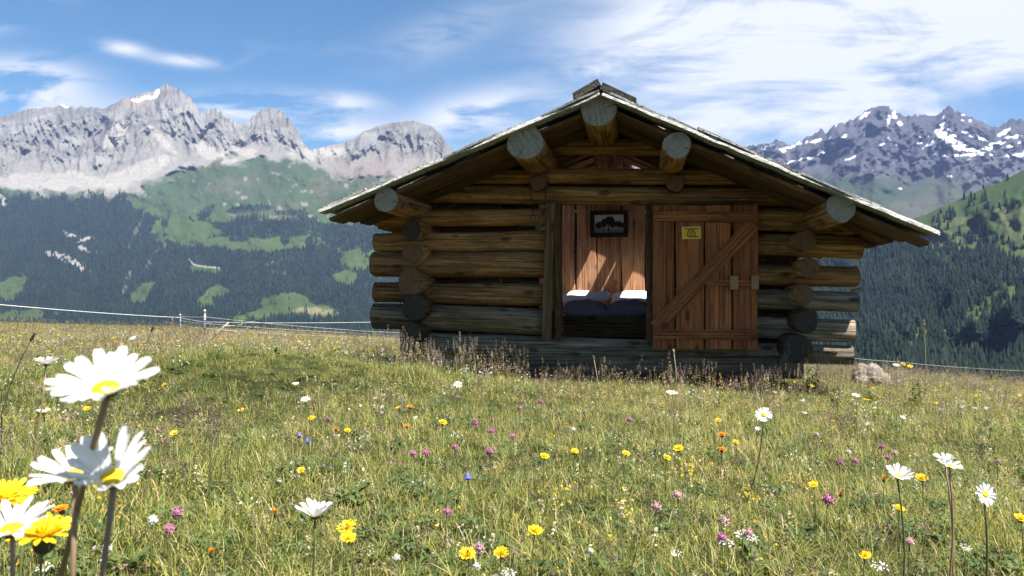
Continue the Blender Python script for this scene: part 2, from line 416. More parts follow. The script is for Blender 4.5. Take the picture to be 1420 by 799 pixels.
# land cover
c_forest = np.array([0.012,0.021,0.013]); c_grass = (0.035,0.055,0.024); c_past = (0.053,0.080,0.022)
c_alp = (0.040,0.062,0.027); c_rock = (0.134,0.131,0.122); c_scree = (0.188,0.180,0.160); c_snow = (0.85,0.86,0.88); c_violet = (0.27,0.235,0.215)
cover = np.zeros(PX.shape + (3,)) + c_forest
mott = fbm(PX*0.03, PY*0.045, 5, 71)
treeline = np.interp(PX, [-420,0,150,185,215,240,300,360,420,470,520,640,980], [266,268,272,274,290,302,298,300,303,304,300,300,360]) + 14*(fbm(PX*0.06, PY*0.05, 4, 33)-0.5)*2
alp = sstep(4, -4, PY - treeline)
past = np.zeros_like(PX)
for a in [(262,322,42,18,4),(330,338,50,10,2),(380,336,60,13,-3),(418,325,14,22,-20),(205,286,34,10,20),(300,300,30,10,0),(455,300,26,10,0),(400,422,36,13,-6),(365,436,42,8,-12),(440,432,34,9,8),(492,360,22,14,20),(505,300,40,12,0),(288,374,20,7,5),(25,440,46,8,-4),(300,405,14,10,-30),(195,408,20,9,-35),(285,420,12,9,-30),(15,400,26,14,-30),(480,385,18,8,0),(560,350,50,12,0),(640,400,60,14,0),(760,380,80,16,0)]:
    past = np.maximum(past, ell(PX, PY, *a, seed=int(a[0])))
# dark woods standing in the pastures
for a in [(372,320,50,11,-2),(395,318,40,10,3),(430,340,6,12,-10),(395,334,6,7,0),(330,332,12,4,0),(405,296,26,5,0),(350,290,34,5,-6),(285,296,16,6,-40),(418,308,22,7,0)]:
    past = past * (1 - ell(PX, PY, *a, seed=int(a[1]), rag=.3))
    alp = alp * (1 - 0.8*ell(PX, PY, *a, seed=int(a[1]), rag=.4))
past = sstep(.33,.62, past + .55*(fbm(PX*.22,PY*.28,4,17)-.5)*(past>.05))
speck = sstep(0.60, 0.68, fbm(PX*0.16, PY*0.22, 4, 91))
cover = lerp3(cover, c_grass, 0.5*speck*sstep(300, 380, PX+0*PY)*(PY > 300))
cover = lerp3(cover, c_past, past*(0.75+0.5*(mott-0.5)))
tanp = ell(PX, PY, 435, 432, 30, 7, 4, seed=8)
cover = lerp3(cover, (0.17,0.145,0.08), tanp*0.8)
cover = lerp3(cover, c_alp, alp)
cover = lerp3(cover, (0.065,0.068,0.042), alp*sstep(0.48, 0.66, fbm(PX*0.02, PY*0.05, 5, 101))*0.8)
cover = lerp3(cover, (0.19,0.19,0.17), alp*sstep(0.70, 0.76, fbm(PX*0.10, PY*0.12, 5, 105))*0.6)
scree_n = fbm(PX*0.035 + PY*0.02, PY*0.012, 5, 111)
rc = np.zeros_like(cover) + c_scree
rc = lerp3(rc, (0.16,0.152,0.137), sstep(0.42, 0.62, scree_n)*0.7)
rock_tone = lerp3(np.zeros_like(cover) + c_rock, (0.172,0.167,0.155), sstep(0.4, 0.68, fbm(PX*0.03, PY*0.05, 5, 121)))
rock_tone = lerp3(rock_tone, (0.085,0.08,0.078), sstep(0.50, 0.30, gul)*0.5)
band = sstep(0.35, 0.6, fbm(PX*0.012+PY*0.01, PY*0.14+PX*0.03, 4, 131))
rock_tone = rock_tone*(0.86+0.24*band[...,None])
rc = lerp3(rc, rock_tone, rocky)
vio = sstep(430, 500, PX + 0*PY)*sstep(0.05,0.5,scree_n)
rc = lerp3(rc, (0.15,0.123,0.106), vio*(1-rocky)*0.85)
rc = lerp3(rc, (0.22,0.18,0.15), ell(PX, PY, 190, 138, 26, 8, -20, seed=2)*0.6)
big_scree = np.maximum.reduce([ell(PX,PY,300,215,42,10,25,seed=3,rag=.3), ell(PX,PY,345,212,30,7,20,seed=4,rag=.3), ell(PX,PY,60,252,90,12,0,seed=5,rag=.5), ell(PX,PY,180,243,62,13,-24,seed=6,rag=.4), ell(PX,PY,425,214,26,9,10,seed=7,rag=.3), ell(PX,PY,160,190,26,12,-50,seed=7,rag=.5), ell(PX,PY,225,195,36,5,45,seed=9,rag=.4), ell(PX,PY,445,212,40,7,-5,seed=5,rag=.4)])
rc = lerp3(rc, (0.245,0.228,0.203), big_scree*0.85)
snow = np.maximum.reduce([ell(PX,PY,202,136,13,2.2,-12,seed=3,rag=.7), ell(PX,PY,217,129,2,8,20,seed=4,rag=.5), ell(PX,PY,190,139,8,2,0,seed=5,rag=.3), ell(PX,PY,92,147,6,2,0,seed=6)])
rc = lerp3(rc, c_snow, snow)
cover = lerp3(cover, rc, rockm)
scar = np.maximum.reduce([ell(PX,PY,100,328,15,4,25,seed=3), ell(PX,PY,118,333,14,3,-15,seed=5), ell(PX,PY,75,353,12,4,10,seed=6), ell(PX,PY,100,364,26,5,28,seed=7), ell(PX,PY,122,347,14,4,20,seed=4), ell(PX,PY,223,347,4,3,0,seed=4),ell(PX,PY,3,278,5,10,-40,seed=4),ell(PX,PY,155,268,10,5,0,seed=4)])
scar = scar*sstep(0.42,0.58,fbm(PX*0.22,PY*0.26,5,7))
cover = lerp3(cover, (0.22,0.205,0.185), scar)
sc2 = np.maximum.reduce([ell(PX,PY,190,318,3,26,25,seed=13), ell(PX,PY,230,335,3,20,20,seed=15), ell(PX,PY,175,395,3,16,15,seed=16), ell(PX,PY,210,360,3,16,30,seed=17),ell(PX,PY,375,365,8,4,0,seed=17),ell(PX,PY,385,378,14,2,8,seed=18)])
cover = lerp3(cover, (0.09,0.098,0.07), sc2*0.7*sstep(0.45,0.55,fbm(PX*0.2,PY*0.1,3,9)))
fmask_left = (1-alp)*(1-past)*(1-rockm)*(1-scar)*(1-0.7*sc2)*(1-tanp)
# the white road cut into the slope
road = np.exp(-((PY-np.interp(PX,[262,268,275,290,305],[360,367,369,371,372]))/0.8)**2)*((PX>262)&(PX<306))
cover = lerp3(cover, (0.27,0.255,0.235), np.clip(road*1.1,0,1)); fmask_left = fmask_left*(1-np.clip(road*1.4,0,1))
MAT['land_far'] = land_mat('mountain_ground', 1, 22.0, 0.004)
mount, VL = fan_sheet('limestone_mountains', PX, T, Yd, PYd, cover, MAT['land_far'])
PXl, PYl = PX, PYd

# ---- the dark snow-streaked range on the other side
sk2 = np.array([(700,330),(800,300),(900,262),(1000,226),(1030,205),(1040,202),(1055,200),(1070,198),(1080,194),(1085,196),(1095,201),(1105,200),(1117,193),(1128,186),(1137,181),(1145,184),(1155,176),(1163,171),(1175,169),(1186,165),(1195,157),(1208,150),(1220,147),(1230,149),(1238,153),(1248,158),(1262,163),(1275,160),(1285,162),(1300,160),(1309,152),(1317,149),(1326,153),(1340,160),(1352,165),(1365,171),(1377,178),(1390,174),(1400,168),(1412,167),(1430,170),(1480,186),(1550,170),(1640,190),(1800,180),(2000,215)], float)
pxa = np.linspace(780, 2000, 560); ta = np.linspace(0, 1, 190)
PX, T = np.meshgrid(pxa, ta, indexing='ij')
skl = np.interp(PX, sk2[:,0], sk2[:,1]); low = np.full_like(PX, 470.0)
PY = low + (skl-low)*T
Yd = 2600 + 4300*T**0.9
edge = sstep(1.0, 0.92, T)
gul = ridged(PX*0.022 + PY*0.012, PY*0.018, 6, 210); gul2 = ridged(PX*0.07, PY*0.06 - PX*0.03, 5, 244)
rocky = sstep(265, 225, PY + 22*(fbm(PX*0.02, PY*0.02, 4, 7)-0.5)*2)
Yd = Yd - (gul-0.55)*800*rocky*(.3+.7*edge) - (gul2-0.55)*260*rocky*(.25+.75*edge) - (fbm(PX*0.013, PY*0.016, 5, 77)-0.5)*1000*(1-rocky)
PYd = PY + (ridged(PX*0.13, PX*0+1.1, 5, 161, .7)-0.6)*11*sstep(0.955, 1.0, T) + (gul2-0.55)*4*rocky*edge
cover = np.zeros(PX.shape+(3,)) + np.array((0.03,0.046,0.022))
cover = lerp3(cover, (0.055,0.058,0.036), sstep(0.42,0.62,fbm(PX*0.015,PY*0.03,5,8)))
cover = lerp3(cover, (0.02,0.034,0.02), sstep(300,316,PY+10*(fbm(PX*.04,PY*.04,4,3)-.5)*2))
rk = np.zeros_like(cover) + (0.058,0.058,0.068)
rk = lerp3(rk, (0.075,0.072,0.080), sstep(0.45,0.68,fbm(PX*0.025+PY*.02,PY*0.03,5,18)))
rk = lerp3(rk, (0.035,0.034,0.039), sstep(0.55,0.35,gul2)*0.6)
cover = lerp3(cover, rk, rocky)
snow = np.zeros_like(PX)
for a in [(1198,160,10,4,-30),(1232,168,2.2,12,8),(1248,172,4,6,0),(1240,160,3,8,-10),(1330,205,34,5,12),(1352,190,24,4,22),(1305,178,2.5,22,12),(1320,195,24,6,25),(1310,186,14,4,10),(1380,200,16,3,-15),(1395,182,12,4,-30),(1385,205,30,3,-6),(1098,203,14,3,-18),(1080,206,10,3,30),(1130,196,12,2.5,-12),(1170,190,6,2,-20),(1167,208,12,3,-20),(1180,220,8,2,-20),(1140,212,10,2,-10),(1410,190,14,3,0),(1345,168,4,3,30),(1062,208,8,2,10),(1275,200,6,2,0),(1250,262,3,1.3,0),(1318,245,3,1.2,0),(1410,215,18,3,-5),(1500,205,40,5,0),(1600,215,40,6,0),(1110,222,20,2,-14),(1225,200,7,1.5,0),(1340,215,40,2.5,0)]:
    snow = np.maximum(snow, ell(PX, PY, a[0], a[1], a[2]*.85, a[3]*.55, a[4], seed=int(a[0]) % 50, rag=1.0, soft=.25, fs=.2))
snow = np.maximum(snow, 0.9*sstep(0.75,0.78,fbm(PX*0.09+PY*.1,PY*0.16-PX*.05,5,303))*rocky*sstep(236,180,PY))
cover = lerp3(cover, c_snow, snow)
MAT['land_alp'] = land_mat('snowy_range_ground', 1, 30.0, 0.003)
fan_sheet('snowy_mountains', PX, T, Yd, PYd, cover, MAT['land_alp'])

# ---- the wooded hill nearer by
sk3 = np.array([(680,575),(800,520),(900,455),(980,405),(1080,375),(1150,345),(1200,322),(1240,312),(1285,298),(1310,285),(1335,275),(1360,264),(1385,254),(1405,244),(1420,236),(1500,205),(1700,150),(2100,110)], float)
pxa = np.linspace(680, 2000, 540); ta = np.linspace(0, 1, 200)
PX, T = np.meshgrid(pxa, ta, indexing='ij')
skl = np.interp(PX, sk3[:,0], sk3[:,1]); low = np.full_like(PX, 580.0)
PY = low + (skl-low)*T
Yd = 520 + 1500*T
Yd = Yd - (fbm(PX*0.012, PY*0.012, 5, 410)-0.5)*420*sstep(0,.2,T)*sstep(1.0,.85,T)
cover = np.zeros(PX.shape+(3,)) + np.array((0.036,0.058,0.02))
cover = lerp3(cover, (0.065,0.078,0.034), sstep(0.42,0.6,fbm(PX*0.02,PY*0.03,5,42)))
ftop = np.interp(PX, [1000,1150,1195,1235,1270,1285,1330,1345,1360,1385,1415,1440,1600], [390,350,336,328,340,345,344,352,345,352,362,380,360]) + 8*(fbm(PX*0.08,PY*.02,3,6)-.5)*2
fm = sstep(-3, 3, PY-ftop)
band = sstep(26, 12, np.abs(PY - np.interp(PX,[1000,1180,1250,1320,1370,1420,1600],[520,500,480,455,425,395,300])) + 14*(fbm(PX*.05,PY*.07,4,15)-.5)*2)
band = band*sstep(0.38,0.55,fbm(PX*.06,PY*.09,4,16)+.1)
upper = np.maximum.reduce([ell(PX,PY,1310,305,18,12,-20,seed=4,rag=.6),ell(PX,PY,1395,288,36,5,-6,seed=5,rag=.6),ell(PX,PY,1350,330,20,8,-10,seed=6,rag=.5),ell(PX,PY,1385,335,18,8,0,seed=6,rag=.5),ell(PX,PY,1323,328,9,5,0,seed=7,rag=.4),ell(PX,PY,1262,330,30,14,0,seed=7,rag=.4),ell(PX,PY,1350,283,20,5,-25,seed=8,rag=.6)])
fm_r = np.clip(np.maximum(fm*(1-0.75*band), 0.55*upper*(fbm(PX*.2,PY*.2,3,4)>.45)), 0, 1)
fm_r = np.maximum(fm_r, 0.05*sstep(.5,.6,fbm(PX*.1,PY*.1,3,14)))
cover = lerp3(cover, (0.02,0.032,0.014), fm*(1-band))
cover = lerp3(cover, (0.04,0.065,0.022), fm*band)
cover = lerp3(cover, (0.09,0.10,0.036), ell(PX,PY,1300,340,50,5,4,seed=5)*.7)
cover = lerp3(cover, (0.30,0.27,0.22), np.maximum(ell(PX,PY,1370,443,6,4,0,seed=5), ell(PX,PY,1417,376,6,3,0,seed=5)))
MAT['land_hill'] = land_mat('hill_ground', 1, 5.0, 0.02)
hill, VR = fan_sheet('wooded_hill', PX, T, Yd, PY, cover, MAT['land_hill'])
PXr, PYr = PX, PY

# ---- conifers: tens of thousands, one mass per wood
def conifer_mass(name, pos, hgt, mat, seg=5, tiers=2):
    n = len(pos); vs = []; fs = []
    per = 0; bases = []
    ang0 = rng.uniform(0, 6.28, n)
    V_ = []; 
    tier = [(0.0, 0.21, 0.62), (0.30, 0.155, 0.84), (0.56, 0.10, 1.0)][-tiers:] if tiers < 3 else [(0.0,0.21,0.55),(0.28,0.165,0.8),(0.55,0.11,1.0)]
    if tiers == 2: tier = [(0.0, 0.20, 0.70), (0.36, 0.145, 1.0)]
    off = 0; faces = []
    for zb, rw, zt in tier:
        ring = []
        for k in range(seg):
            a = ang0 + 2*math.pi*k/seg; rr = hgt*rw*rng.uniform(0.75, 1.2, n)
            ring.append(np.stack([pos[:,0]+np.cos(a)*rr, pos[:,1]+np.sin(a)*rr, pos[:,2]+hgt*(zb-0.03)], -1))
        ring.append(np.stack([pos[:,0], pos[:,1], pos[:,2]+hgt*zt], -1))
        V_.append(np.stack(ring, 1))
    V_ = np.concatenate(V_, 1); k_per = V_.shape[1]
    tri = []
    for ti in range(len(tier)):
        o_ = ti*(seg+1)
        for k in range(seg): tri.append((o_+k, o_+(k+1) % seg, o_+seg))
    tri = np.array(tri); f = (np.arange(n)[:,None,None]*k_per + tri[None]).reshape(-1, 3)
    me = mesh_np(name, V_.reshape(-1,3), f, [mat])
    ca = me.color_attributes.new("tone", 'FLOAT_COLOR', 'POINT')
    sc_ = 1.0/max(40.0, float(np.ptp(pos[:,1]))*.02)
    big = np.clip((fbm(pos[:,0]*sc_, pos[:,1]*sc_*.7, 4, 51)-.5)*2.6+.5, 0, 1)
    tn = np.repeat((.25+.9*big)*rng.uniform(0, 1, n)**1.3*np.where(rng.uniform(0,1,n)<.12, 2.0, 1.0), k_per); rgba = np.stack([tn,tn,tn,np.ones_like(tn)],-1).astype(np.float32)
    ca.data.foreach_set("color", rgba.ravel())
    o = link(name, me); o['kind'] = 'stuff'; return o
def needle_mat(name, a, b_):
    m, t, b, o = new_mat(name)
    at = N(t, "ShaderNodeVertexColor"); at.layer_name = "tone"
    L(t, mix(t, at.outputs["Color"], a, b_), b.inputs["Base Color"]); b.inputs["Roughness"].default_value = 0.9
    b.inputs["Specular IOR Level"].default_value = 0.05
    return m
MAT['needles'] = needle_mat('conifer_needles', (0.006,0.012,0.009), (0.018,0.030,0.017))
def scatter(VG, mask, pxg, pyg, count, lo, hi, x0=-1e9, x1=1e9, y1=475):
    n, m, _ = VG.shape
    u = rng.uniform(0, n-1.001, count); v = rng.uniform(0, m-1.001, count)
    i, j = u.astype(int), v.astype(int); fu, fv = u-i, v-j
    def bl(a): 
        if a.ndim == 3: fu_, fv_ = fu[:,None], fv[:,None]
        else: fu_, fv_ = fu, fv
        return a[i,j]*(1-fu_)*(1-fv_) + a[i+1,j]*fu_*(1-fv_) + a[i,j+1]*(1-fu_)*fv_ + a[i+1,j+1]*fu_*fv_
    mk = bl(mask); pxx = bl(pxg); pyy = bl(pyg); p = bl(VG)
    keep = (rng.uniform(0,1,count) < mk) & (pxx > x0) & (pxx < x1) & (pyy < y1)
    return p[keep], rng.uniform(lo, hi, keep.sum())
pl, hl = scatter(VL, fmask_left, PXl, PYl, 110000, 13, 26, -60, 800, 478)
# a few lone trees on the pastures and the alp
pe, he = scatter(VL, (0.02+.5*sstep(.58,.7,fbm(PXl*.09,PYl*.14,4,19)))*np.clip(1-fmask_left, 0, 1)*sstep(282,300,PYl), PXl, PYl, 30000, 10, 20, -60, 700, 470)
pl = np.concatenate([pl, pe]); hl = np.concatenate([hl, he])
conifer_mass('far_forest', pl, hl, MAT['needles'], 4, 2)
pr, hr = scatter(VR, fm_r, PXr, PYr, 44000, 11, 24, 840, 1560, 560)
conifer_mass('hill_forest', pr, hr, MAT['needles'], 6, 3)

# ---- the meadow: one sheet from behind the camera to the valley floor and the horizon
def graded(a, b, n, p): 
    s = np.linspace(-1, 1, n); return np.sign(s)*np.abs(s)**p*(b-a)/2 + (a+b)/2
gx = graded(-170, 170, 261, 2.3)
gy = np.concatenate([np.linspace(-60, -2, 20), np.linspace(-1.5, 30, 150), 30 + 7000*np.linspace(0.001, 1, 60)**3.0])
GX, GY = np.meshgrid(gx, gy, indexing='ij')
GX = GX*np.maximum(1, np.abs(GY)/150.0)
GZ = ground_z(GX, np.minimum(GY, 900))
GZ = np.maximum(GZ, -330 + 0*GZ)
v = np.stack([GX, GY, GZ], -1).reshape(-1, 3); idx = np.arange(GX.size).reshape(GX.shape)
f = np.stack([idx[:-1,:-1], idx[1:,:-1], idx[1:,1:], idx[:-1,1:]], -1).reshape(-1, 4)
m, t, b, o = new_mat('meadow_soil')
c = N(t, "ShaderNodeTexCoord")
n1 = noise(t, c.outputs["Object"], 2.0, 8, 0.65); n2 = noise(t, c.outputs["Object"], 40.0, 6, 0.7)
col = ramp(t, n1, [(0.3, (0.045,0.055,0.018)), (0.55, (0.075,0.085,0.03)), (0.75, (0.11,0.10,0.045))])
L(t, mix(t, 0.7, col, ramp(t, n2, [(0.25, 0.35), (0.7, 1.2)]), 'MULTIPLY'), b.inputs["Base Color"])
b.inputs["Roughness"].default_value = 0.95; b.inputs["Specular IOR Level"].default_value = 0.05
bump(t, b, n2, 1.0, 0.05)
MAT['soil'] = m
me = mesh_np('meadow_ground', v, f, [m], True)
tag(link('meadow_ground', me), kind='structure')

# ---- air between here and the mountains
hz = new_mat('mountain_air'); hm, ht = hz[0], hz[1]; ht.nodes.remove(hz[2])
pv = N(ht, "ShaderNodeVolumePrincipled"); pv.inputs["Color"].default_value = (0.39, 0.53, 1.0, 1)
HAZE = 3.1e-5
pv.inputs["Density"].default_value = HAZE; pv.inputs["Anisotropy"].default_value = 0.0
L(ht, pv.outputs[0], hz[3].inputs["Volume"])
mb = MB(); mb.box((0, 3350, 670), (17000, 8300, 2240))
tag(link('haze', mb.mesh('haze', [hm])), kind='stuff')
# ================================================================== THE LOG CABIN
HGZ = gz(HO.x, HO.y)
cabin = empty('log_cabin', (HO.x, HO.y, HGZ), -HA)
tag(cabin, 'small dark weathered log cabin with low gabled shingle roof standing open on the meadow', 'cabin')
HOV = HO.dot(HV)
def H(px, py, ly):
    """cabin coordinates of a measured point lying ly metres behind the front wall line"""
    d = Vector(((px-710)/F, 1.0, (400-py)/F)); s = (ly + HOV) / (d.x*HV.x + d.y*HV.y)
    p = d * s
    return Vector(((p - HO).dot(HU), ly, CZ + d.z*s - HGZ)), s
def axis_mat(p, q, roll=0.0):
    d = (q - p).normalized()
    qt = d.to_track_quat('X', 'Z'); qt = qt @ Quaternion((1,0,0), roll)
    return Matrix.Translation((p+q)/2) @ qt.to_matrix().to_4x4()
def log_mesh(length, r0, r1, body, end, seg=18, rings=16, seed=0, wob=0.085, bend=0.03, facet=0.0):
    rs = random.Random(seed); v = []; f = []; mi = []
    ph = [rs.uniform(0, 6.28) for _ in range(6)]
    ks = [(rs.uniform(0.1,.9), rs.uniform(0,6.28), rs.uniform(.05,.12)) for _ in range(4)]
    prof = [1 + wob*(0.6*math.sin(2*a*2*math.pi/seg+ph[0]) + 0.5*math.sin(3*a*2*math.pi/seg+ph[1]) + 0.4*math.sin(5*a*2*math.pi/seg+ph[2])) for a in range(seg)]
    for i in range(rings+1):
        u = i/rings; x = (u-0.5)*length; r_ = r0+(r1-r0)*u
        cyy = bend*math.sin(u*3.1+ph[3])*r_*3; czz = bend*math.sin(u*2.3+ph[4])*r_*3
        for a in range(seg):
            th = 2*math.pi*a/seg
            rr = r_*prof[a]*(1+0.025*math.sin(9*u+ph[5]+a)+0.02*rs.uniform(-1,1))
            for ku, ka, kh in ks:
                dd = ((u-ku)*length/0.07)**2 + (((th-ka+math.pi) % (2*math.pi))-math.pi)**2/0.12
                rr += r_*kh*math.exp(-dd)
            v.append((x, cyy+math.cos(th)*rr, czz+math.sin(th)*rr))
    for i in range(rings):
        for a in range(seg):
            f.append([i*seg+a, i*seg+(a+1)%seg, (i+1)*seg+(a+1)%seg, (i+1)*seg+a]); mi.append(0)
    for i, sgn in ((0, -1), (rings, 1)):
        b0 = i*seg; inner = len(v)
        cc = np.mean(np.array(v[b0:b0+seg]), 0)
        for a in range(seg):   # chamfered saw cut
            p = np.array(v[b0+a]); q_ = cc + (p-cc)*0.93; v.append((q_[0]+sgn*0.008, q_[1], q_[2]))
        v.append((cc[0]+sgn*0.011, cc[1], cc[2])); ci = len(v)-1
        for a in range(seg):
            a2 = (a+1) % seg
            qd = [b0+a, inner+a, inner+a2, b0+a2] if sgn > 0 else [b0+a2, inner+a2, inner+a, b0+a]
            f.append(qd[::-1]); mi.append(1)
            f.append([inner+a, inner+a2, ci] if sgn > 0 else [inner+a2, inner+a, ci]); mi.append(1)
    me = bpy.data.meshes.new('log'); me.from_pydata(v, [], f)
    me.materials.append(body); me.materials.append(end)
    me.polygons.foreach_set("material_index", np.array(mi, dtype=np.int32))
    me.polygons.foreach_set("use_smooth", np.array([x == 0 for x in mi], dtype=bool)); me.update()
    bm = bmesh.new(); bm.from_mesh(me); bmesh.ops.recalc_face_normals(bm, faces=bm.faces); bm.to_mesh(me); bm.free()
    return me
_ls = [100]
def log(p, q, r0, r1, body='log_warm', end='end_brown', name='log', **kw):
    _ls[0] += 1
    me = log_mesh((q-p).length, r0, r1, MAT[body], MAT[end], seed=_ls[0], **kw)
    return link(name, me, cabin, mat4=axis_mat(p, q, random.uniform(0, 6.28)))
WL = 0.13    # centre line of the front wall's logs
def wall_log(x0, y0, d0, x1, y1, d1, body, end='end_dark', ly=WL, **kw):
    p, s0 = H(x0, y0, ly); q, s1 = H(x1, y1, ly); d0 *= .95; d1 *= .95
    return log(p, q, d0*0.5*s0/F, d1*0.5*s1/F, body, end, **kw)
# front wall: courses beside the doorway
for a in [(521,303,25,762,302,27,'log_warm'),(521,335,25,762,335,29,'log_warm'),(519,365,38,760,370,41,'log_warm'),(521,405,30,758,411,33,'log_warm'),(520,439,37,757,448,40,'log_grey')]:
    wall_log(*a)
for a in [(902,299,30,1196,309,34,'log_warm'),(902,337,30,1192,345,33,'log_warm'),(902,377,30,1188,385,31,'log_warm'),(902,411,30,1187,421,31,'log_silver'),(902,446,30,1183,458,31,'log_silver')]:
    wall_log(*a)
# sill, footing and gable courses
wall_log(560,477,34,1181,492,27,'log_silver', bend=.01); wall_log(575,506,32,1110,510,34,'log_grey', ly=.10, bend=.01)
wall_log(580,269,25,1100,274,27,'log_warm', bend=.01); wall_log(618,246,21,1072,245,26,'log_warm', bend=.01)
wall_log(690,205,25,975,205,25,'log_warm', ly=.06); wall_log(745,182,20,915,182,20,'log_dark', ly=.16)
# side-wall logs crossing at the corners, and the back wall
DEP = 3.1
def side_log(px, py, d, body, end, ly0=-0.22):
    p, s = H(px, py, ly0); q = Vector((p.x + random.uniform(-.01,.01), DEP+0.25, p.z+0.02))
    log(p, q, d*0.5*s/F, d*0.46*s/F, body, end, rings=14)
for a in [(570,320,28,'log_warm','end_dark'),(571,352,29,'log_warm','end_brown'),(569,392,37,'log_warm','end_brown'),(572,428,35,'log_dark','end_dark'),(570,463,33,'log_dark','end_dark')]: side_log(*a)
for a in [(1116,333,30,'log_warm','end_brown'),(1122,371,27,'log_warm','end_brown'),(1114,408,28,'log_warm','end_brown'),(1116,446,33,'log_dark','end_dark'),(1107,484,40,'log_dark','end_dark')]: side_log(*a)
# cross-wall log ends just under the middle purlins
for px, py, d in ((747,252,26),(936,256,24)):
    p, s = H(px, py, -0.06); log(p, p+Vector((0,0.9,0)), d*.5*s/F, d*.5*s/F, 'log_dark', 'end_brown', rings=6)
# purlins carrying the roof
OV = -0.86
PUR = []
for px, py, d, bd in ((829,154,49,'log_warm'),(729,200,50,'log_warm'),(938,200,38,'log_warm'),(535.5,276,34,'log_warm'),(1167,291,40,'log_warm')):
    p, s = H(px, py, OV); q = Vector((p.x, DEP+0.6, p.z))
    o = log(p, q, d*.5*s/F, d*.52*s/F, bd, 'end_grey', name='purlin', rings=18, seg=20, wob=.035)
    PUR.append((p, d*.5*s/F))
# -------- roof
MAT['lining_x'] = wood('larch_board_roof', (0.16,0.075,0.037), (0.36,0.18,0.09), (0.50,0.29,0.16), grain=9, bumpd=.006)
MAT['keeper'] = plain('keeper_tan', (.30,.17,.075), .7, var=.3, scale=30)
def speckle(mat, amount=.62):
    t = mat.node_tree; b = [n for n in t.nodes if n.type=='BSDF_PRINCIPLED'][0]; lk = b.inputs["Base Color"].links[0].from_socket
    v, _ = objco(t, (9,9,9)); s1 = ramp(t, noise(t, v, 4.0, 5, .75), [(.50,0.0),(.58,1.0)])
    L(t, mix(t, M(t,'MULTIPLY',s1,amount), lk, (.035,.033,.028)), b.inputs["Base Color"])
speckle(MAT['shingle'], .75); speckle(MAT['ridge'], .5)
MAT['shingle_y'] = wood('verge_silver_grey', (0.20,0.19,0.175), (0.43,0.42,0.40), (0.62,0.61,0.59), grain=14, knots=False, tint=.1, bumpd=.006)
FR = -0.90; BK = DEP + 0.65
rdg, s_r = H(834, 128, FR); eL, _ = H(446, 291, FR); eR, _ = H(1298, 321, FR)
SK = None
back_ly = 2.35
SL = SUN_LOCAL.normalized()
slopes = []
for sgn, e in ((-1, eL), (1, eR)):
    d = (e - rdg); ln = d.length; d.normalize()
    nrm = Vector((-d.z, 0, d.x)) if sgn > 0 else Vector((d.z, 0, -d.x))
    slopes.append((sgn, d, nrm, ln))
# added roof opening: lets the sun fall on the bed's head end
def to_slope(P, sl):
    sgn, d, nrm, ln = sl
    t_ = (rdg - P).dot(nrm) / SL.dot(nrm); Q = P + SL*t_
    return (Q-rdg).dot(d), Q.y
hp = [to_slope(H(px, py, ly)[0], slopes[1]) for px, py, ly in ((780,352,back_ly),(900,372,back_ly),(785,420,back_ly-.35),(895,420,back_ly-.35))]
HOLE = (min(a for a, _ in hp), max(a for a, _ in hp), min(b_ for _, b_ in hp), max(b_ for _, b_ in hp))
print("HOLE", HOLE, "slopes", [s[3] for s in slopes])
LHOLE = (.85, 1.8, .95, 2.1)   # second added opening, its sun brightens the room by bounce
hole_gaps = [(HOLE[0]-0.02, HOLE[0]+0.5), (HOLE[0]+0.62, HOLE[1]+0.02)]
def board_mesh(lx, wy, th, mat, seed, wav=0.0, n=8):
    rs = random.Random(seed); v = []; f = []
    a, b_ = rs.uniform(0,6), rs.uniform(0,6)
    for i in range(n+1):
        u = i/n; x = (u-.5)*lx
        w0 = -wy/2 + wav*math.sin(5*u+a)+wav*.5*rs.uniform(-1,1); w1 = wy/2 + wav*math.sin(4*u+b_)+wav*.5*rs.uniform(-1,1)
        z0 = 0.1*th*rs.uniform(-1,1)
        v += [(x,w0,-th/2+z0),(x,w1,-th/2+z0),(x,w1,th/2+z0),(x,w0,th/2+z0)]
    for i in range(n):
        o_ = i*4
        for k in range(4): f.append([o_+k, o_+4+k, o_+4+(k+1)%4, o_+(k+1)%4])
    f.append([0,1,2,3]); f.append([n*4+3,n*4+2,n*4+1,n*4])
    me = bpy.data.meshes.new('board'); me.from_pydata(v, [], f); me.materials.append(mat); me.update(); return me
def slope_frame(sl, u, y, h):
    sgn, d, nrm, ln = sl
    p = rdg + d*u + nrm*h; p = Vector((p.x, y, p.z))
    m3 = Matrix((d, Vector((0,1,0)), d.cross(Vector((0,1,0))))).transposed()
    return Matrix.Translation(p) @ m3.to_4x4()
TH = 0.028
for sl in slopes:
    sgn, d, nrm, ln = sl
    y = FR + .09; k = 0
    while y < BK:
        wd = random.uniform(0.2, 0.3)
        for hb in ((HOLE[2], HOLE[3]) if sgn > 0 else (LHOLE[2], LHOLE[3])):
            if y + .06 < hb < y + wd: wd = hb - y
        yc = y + wd/2; top = (k % 2)*TH*0.9
        spans = [(0.0 if sgn>0 else 0.0, ln - random.uniform(0.02, 0.1) + (0.05 if k==0 else 0))]
        if sgn > 0 and HOLE[2] < yc < HOLE[3]:
            spans = [(0.0, hole_gaps[0][0]), (hole_gaps[0][1], hole_gaps[1][0]), (hole_gaps[1][1], ln-0.03)]
        if sgn < 0 and LHOLE[2] < yc < LHOLE[3]: spans = [(0.0, LHOLE[0]), (LHOLE[1], ln-.03)]
        for a, b_ in spans:
            if b_-a < 0.05: continue
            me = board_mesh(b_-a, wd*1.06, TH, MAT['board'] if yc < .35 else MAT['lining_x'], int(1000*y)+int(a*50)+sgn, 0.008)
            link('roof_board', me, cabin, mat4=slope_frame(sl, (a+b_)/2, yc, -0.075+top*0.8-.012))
        y += wd; k += 1
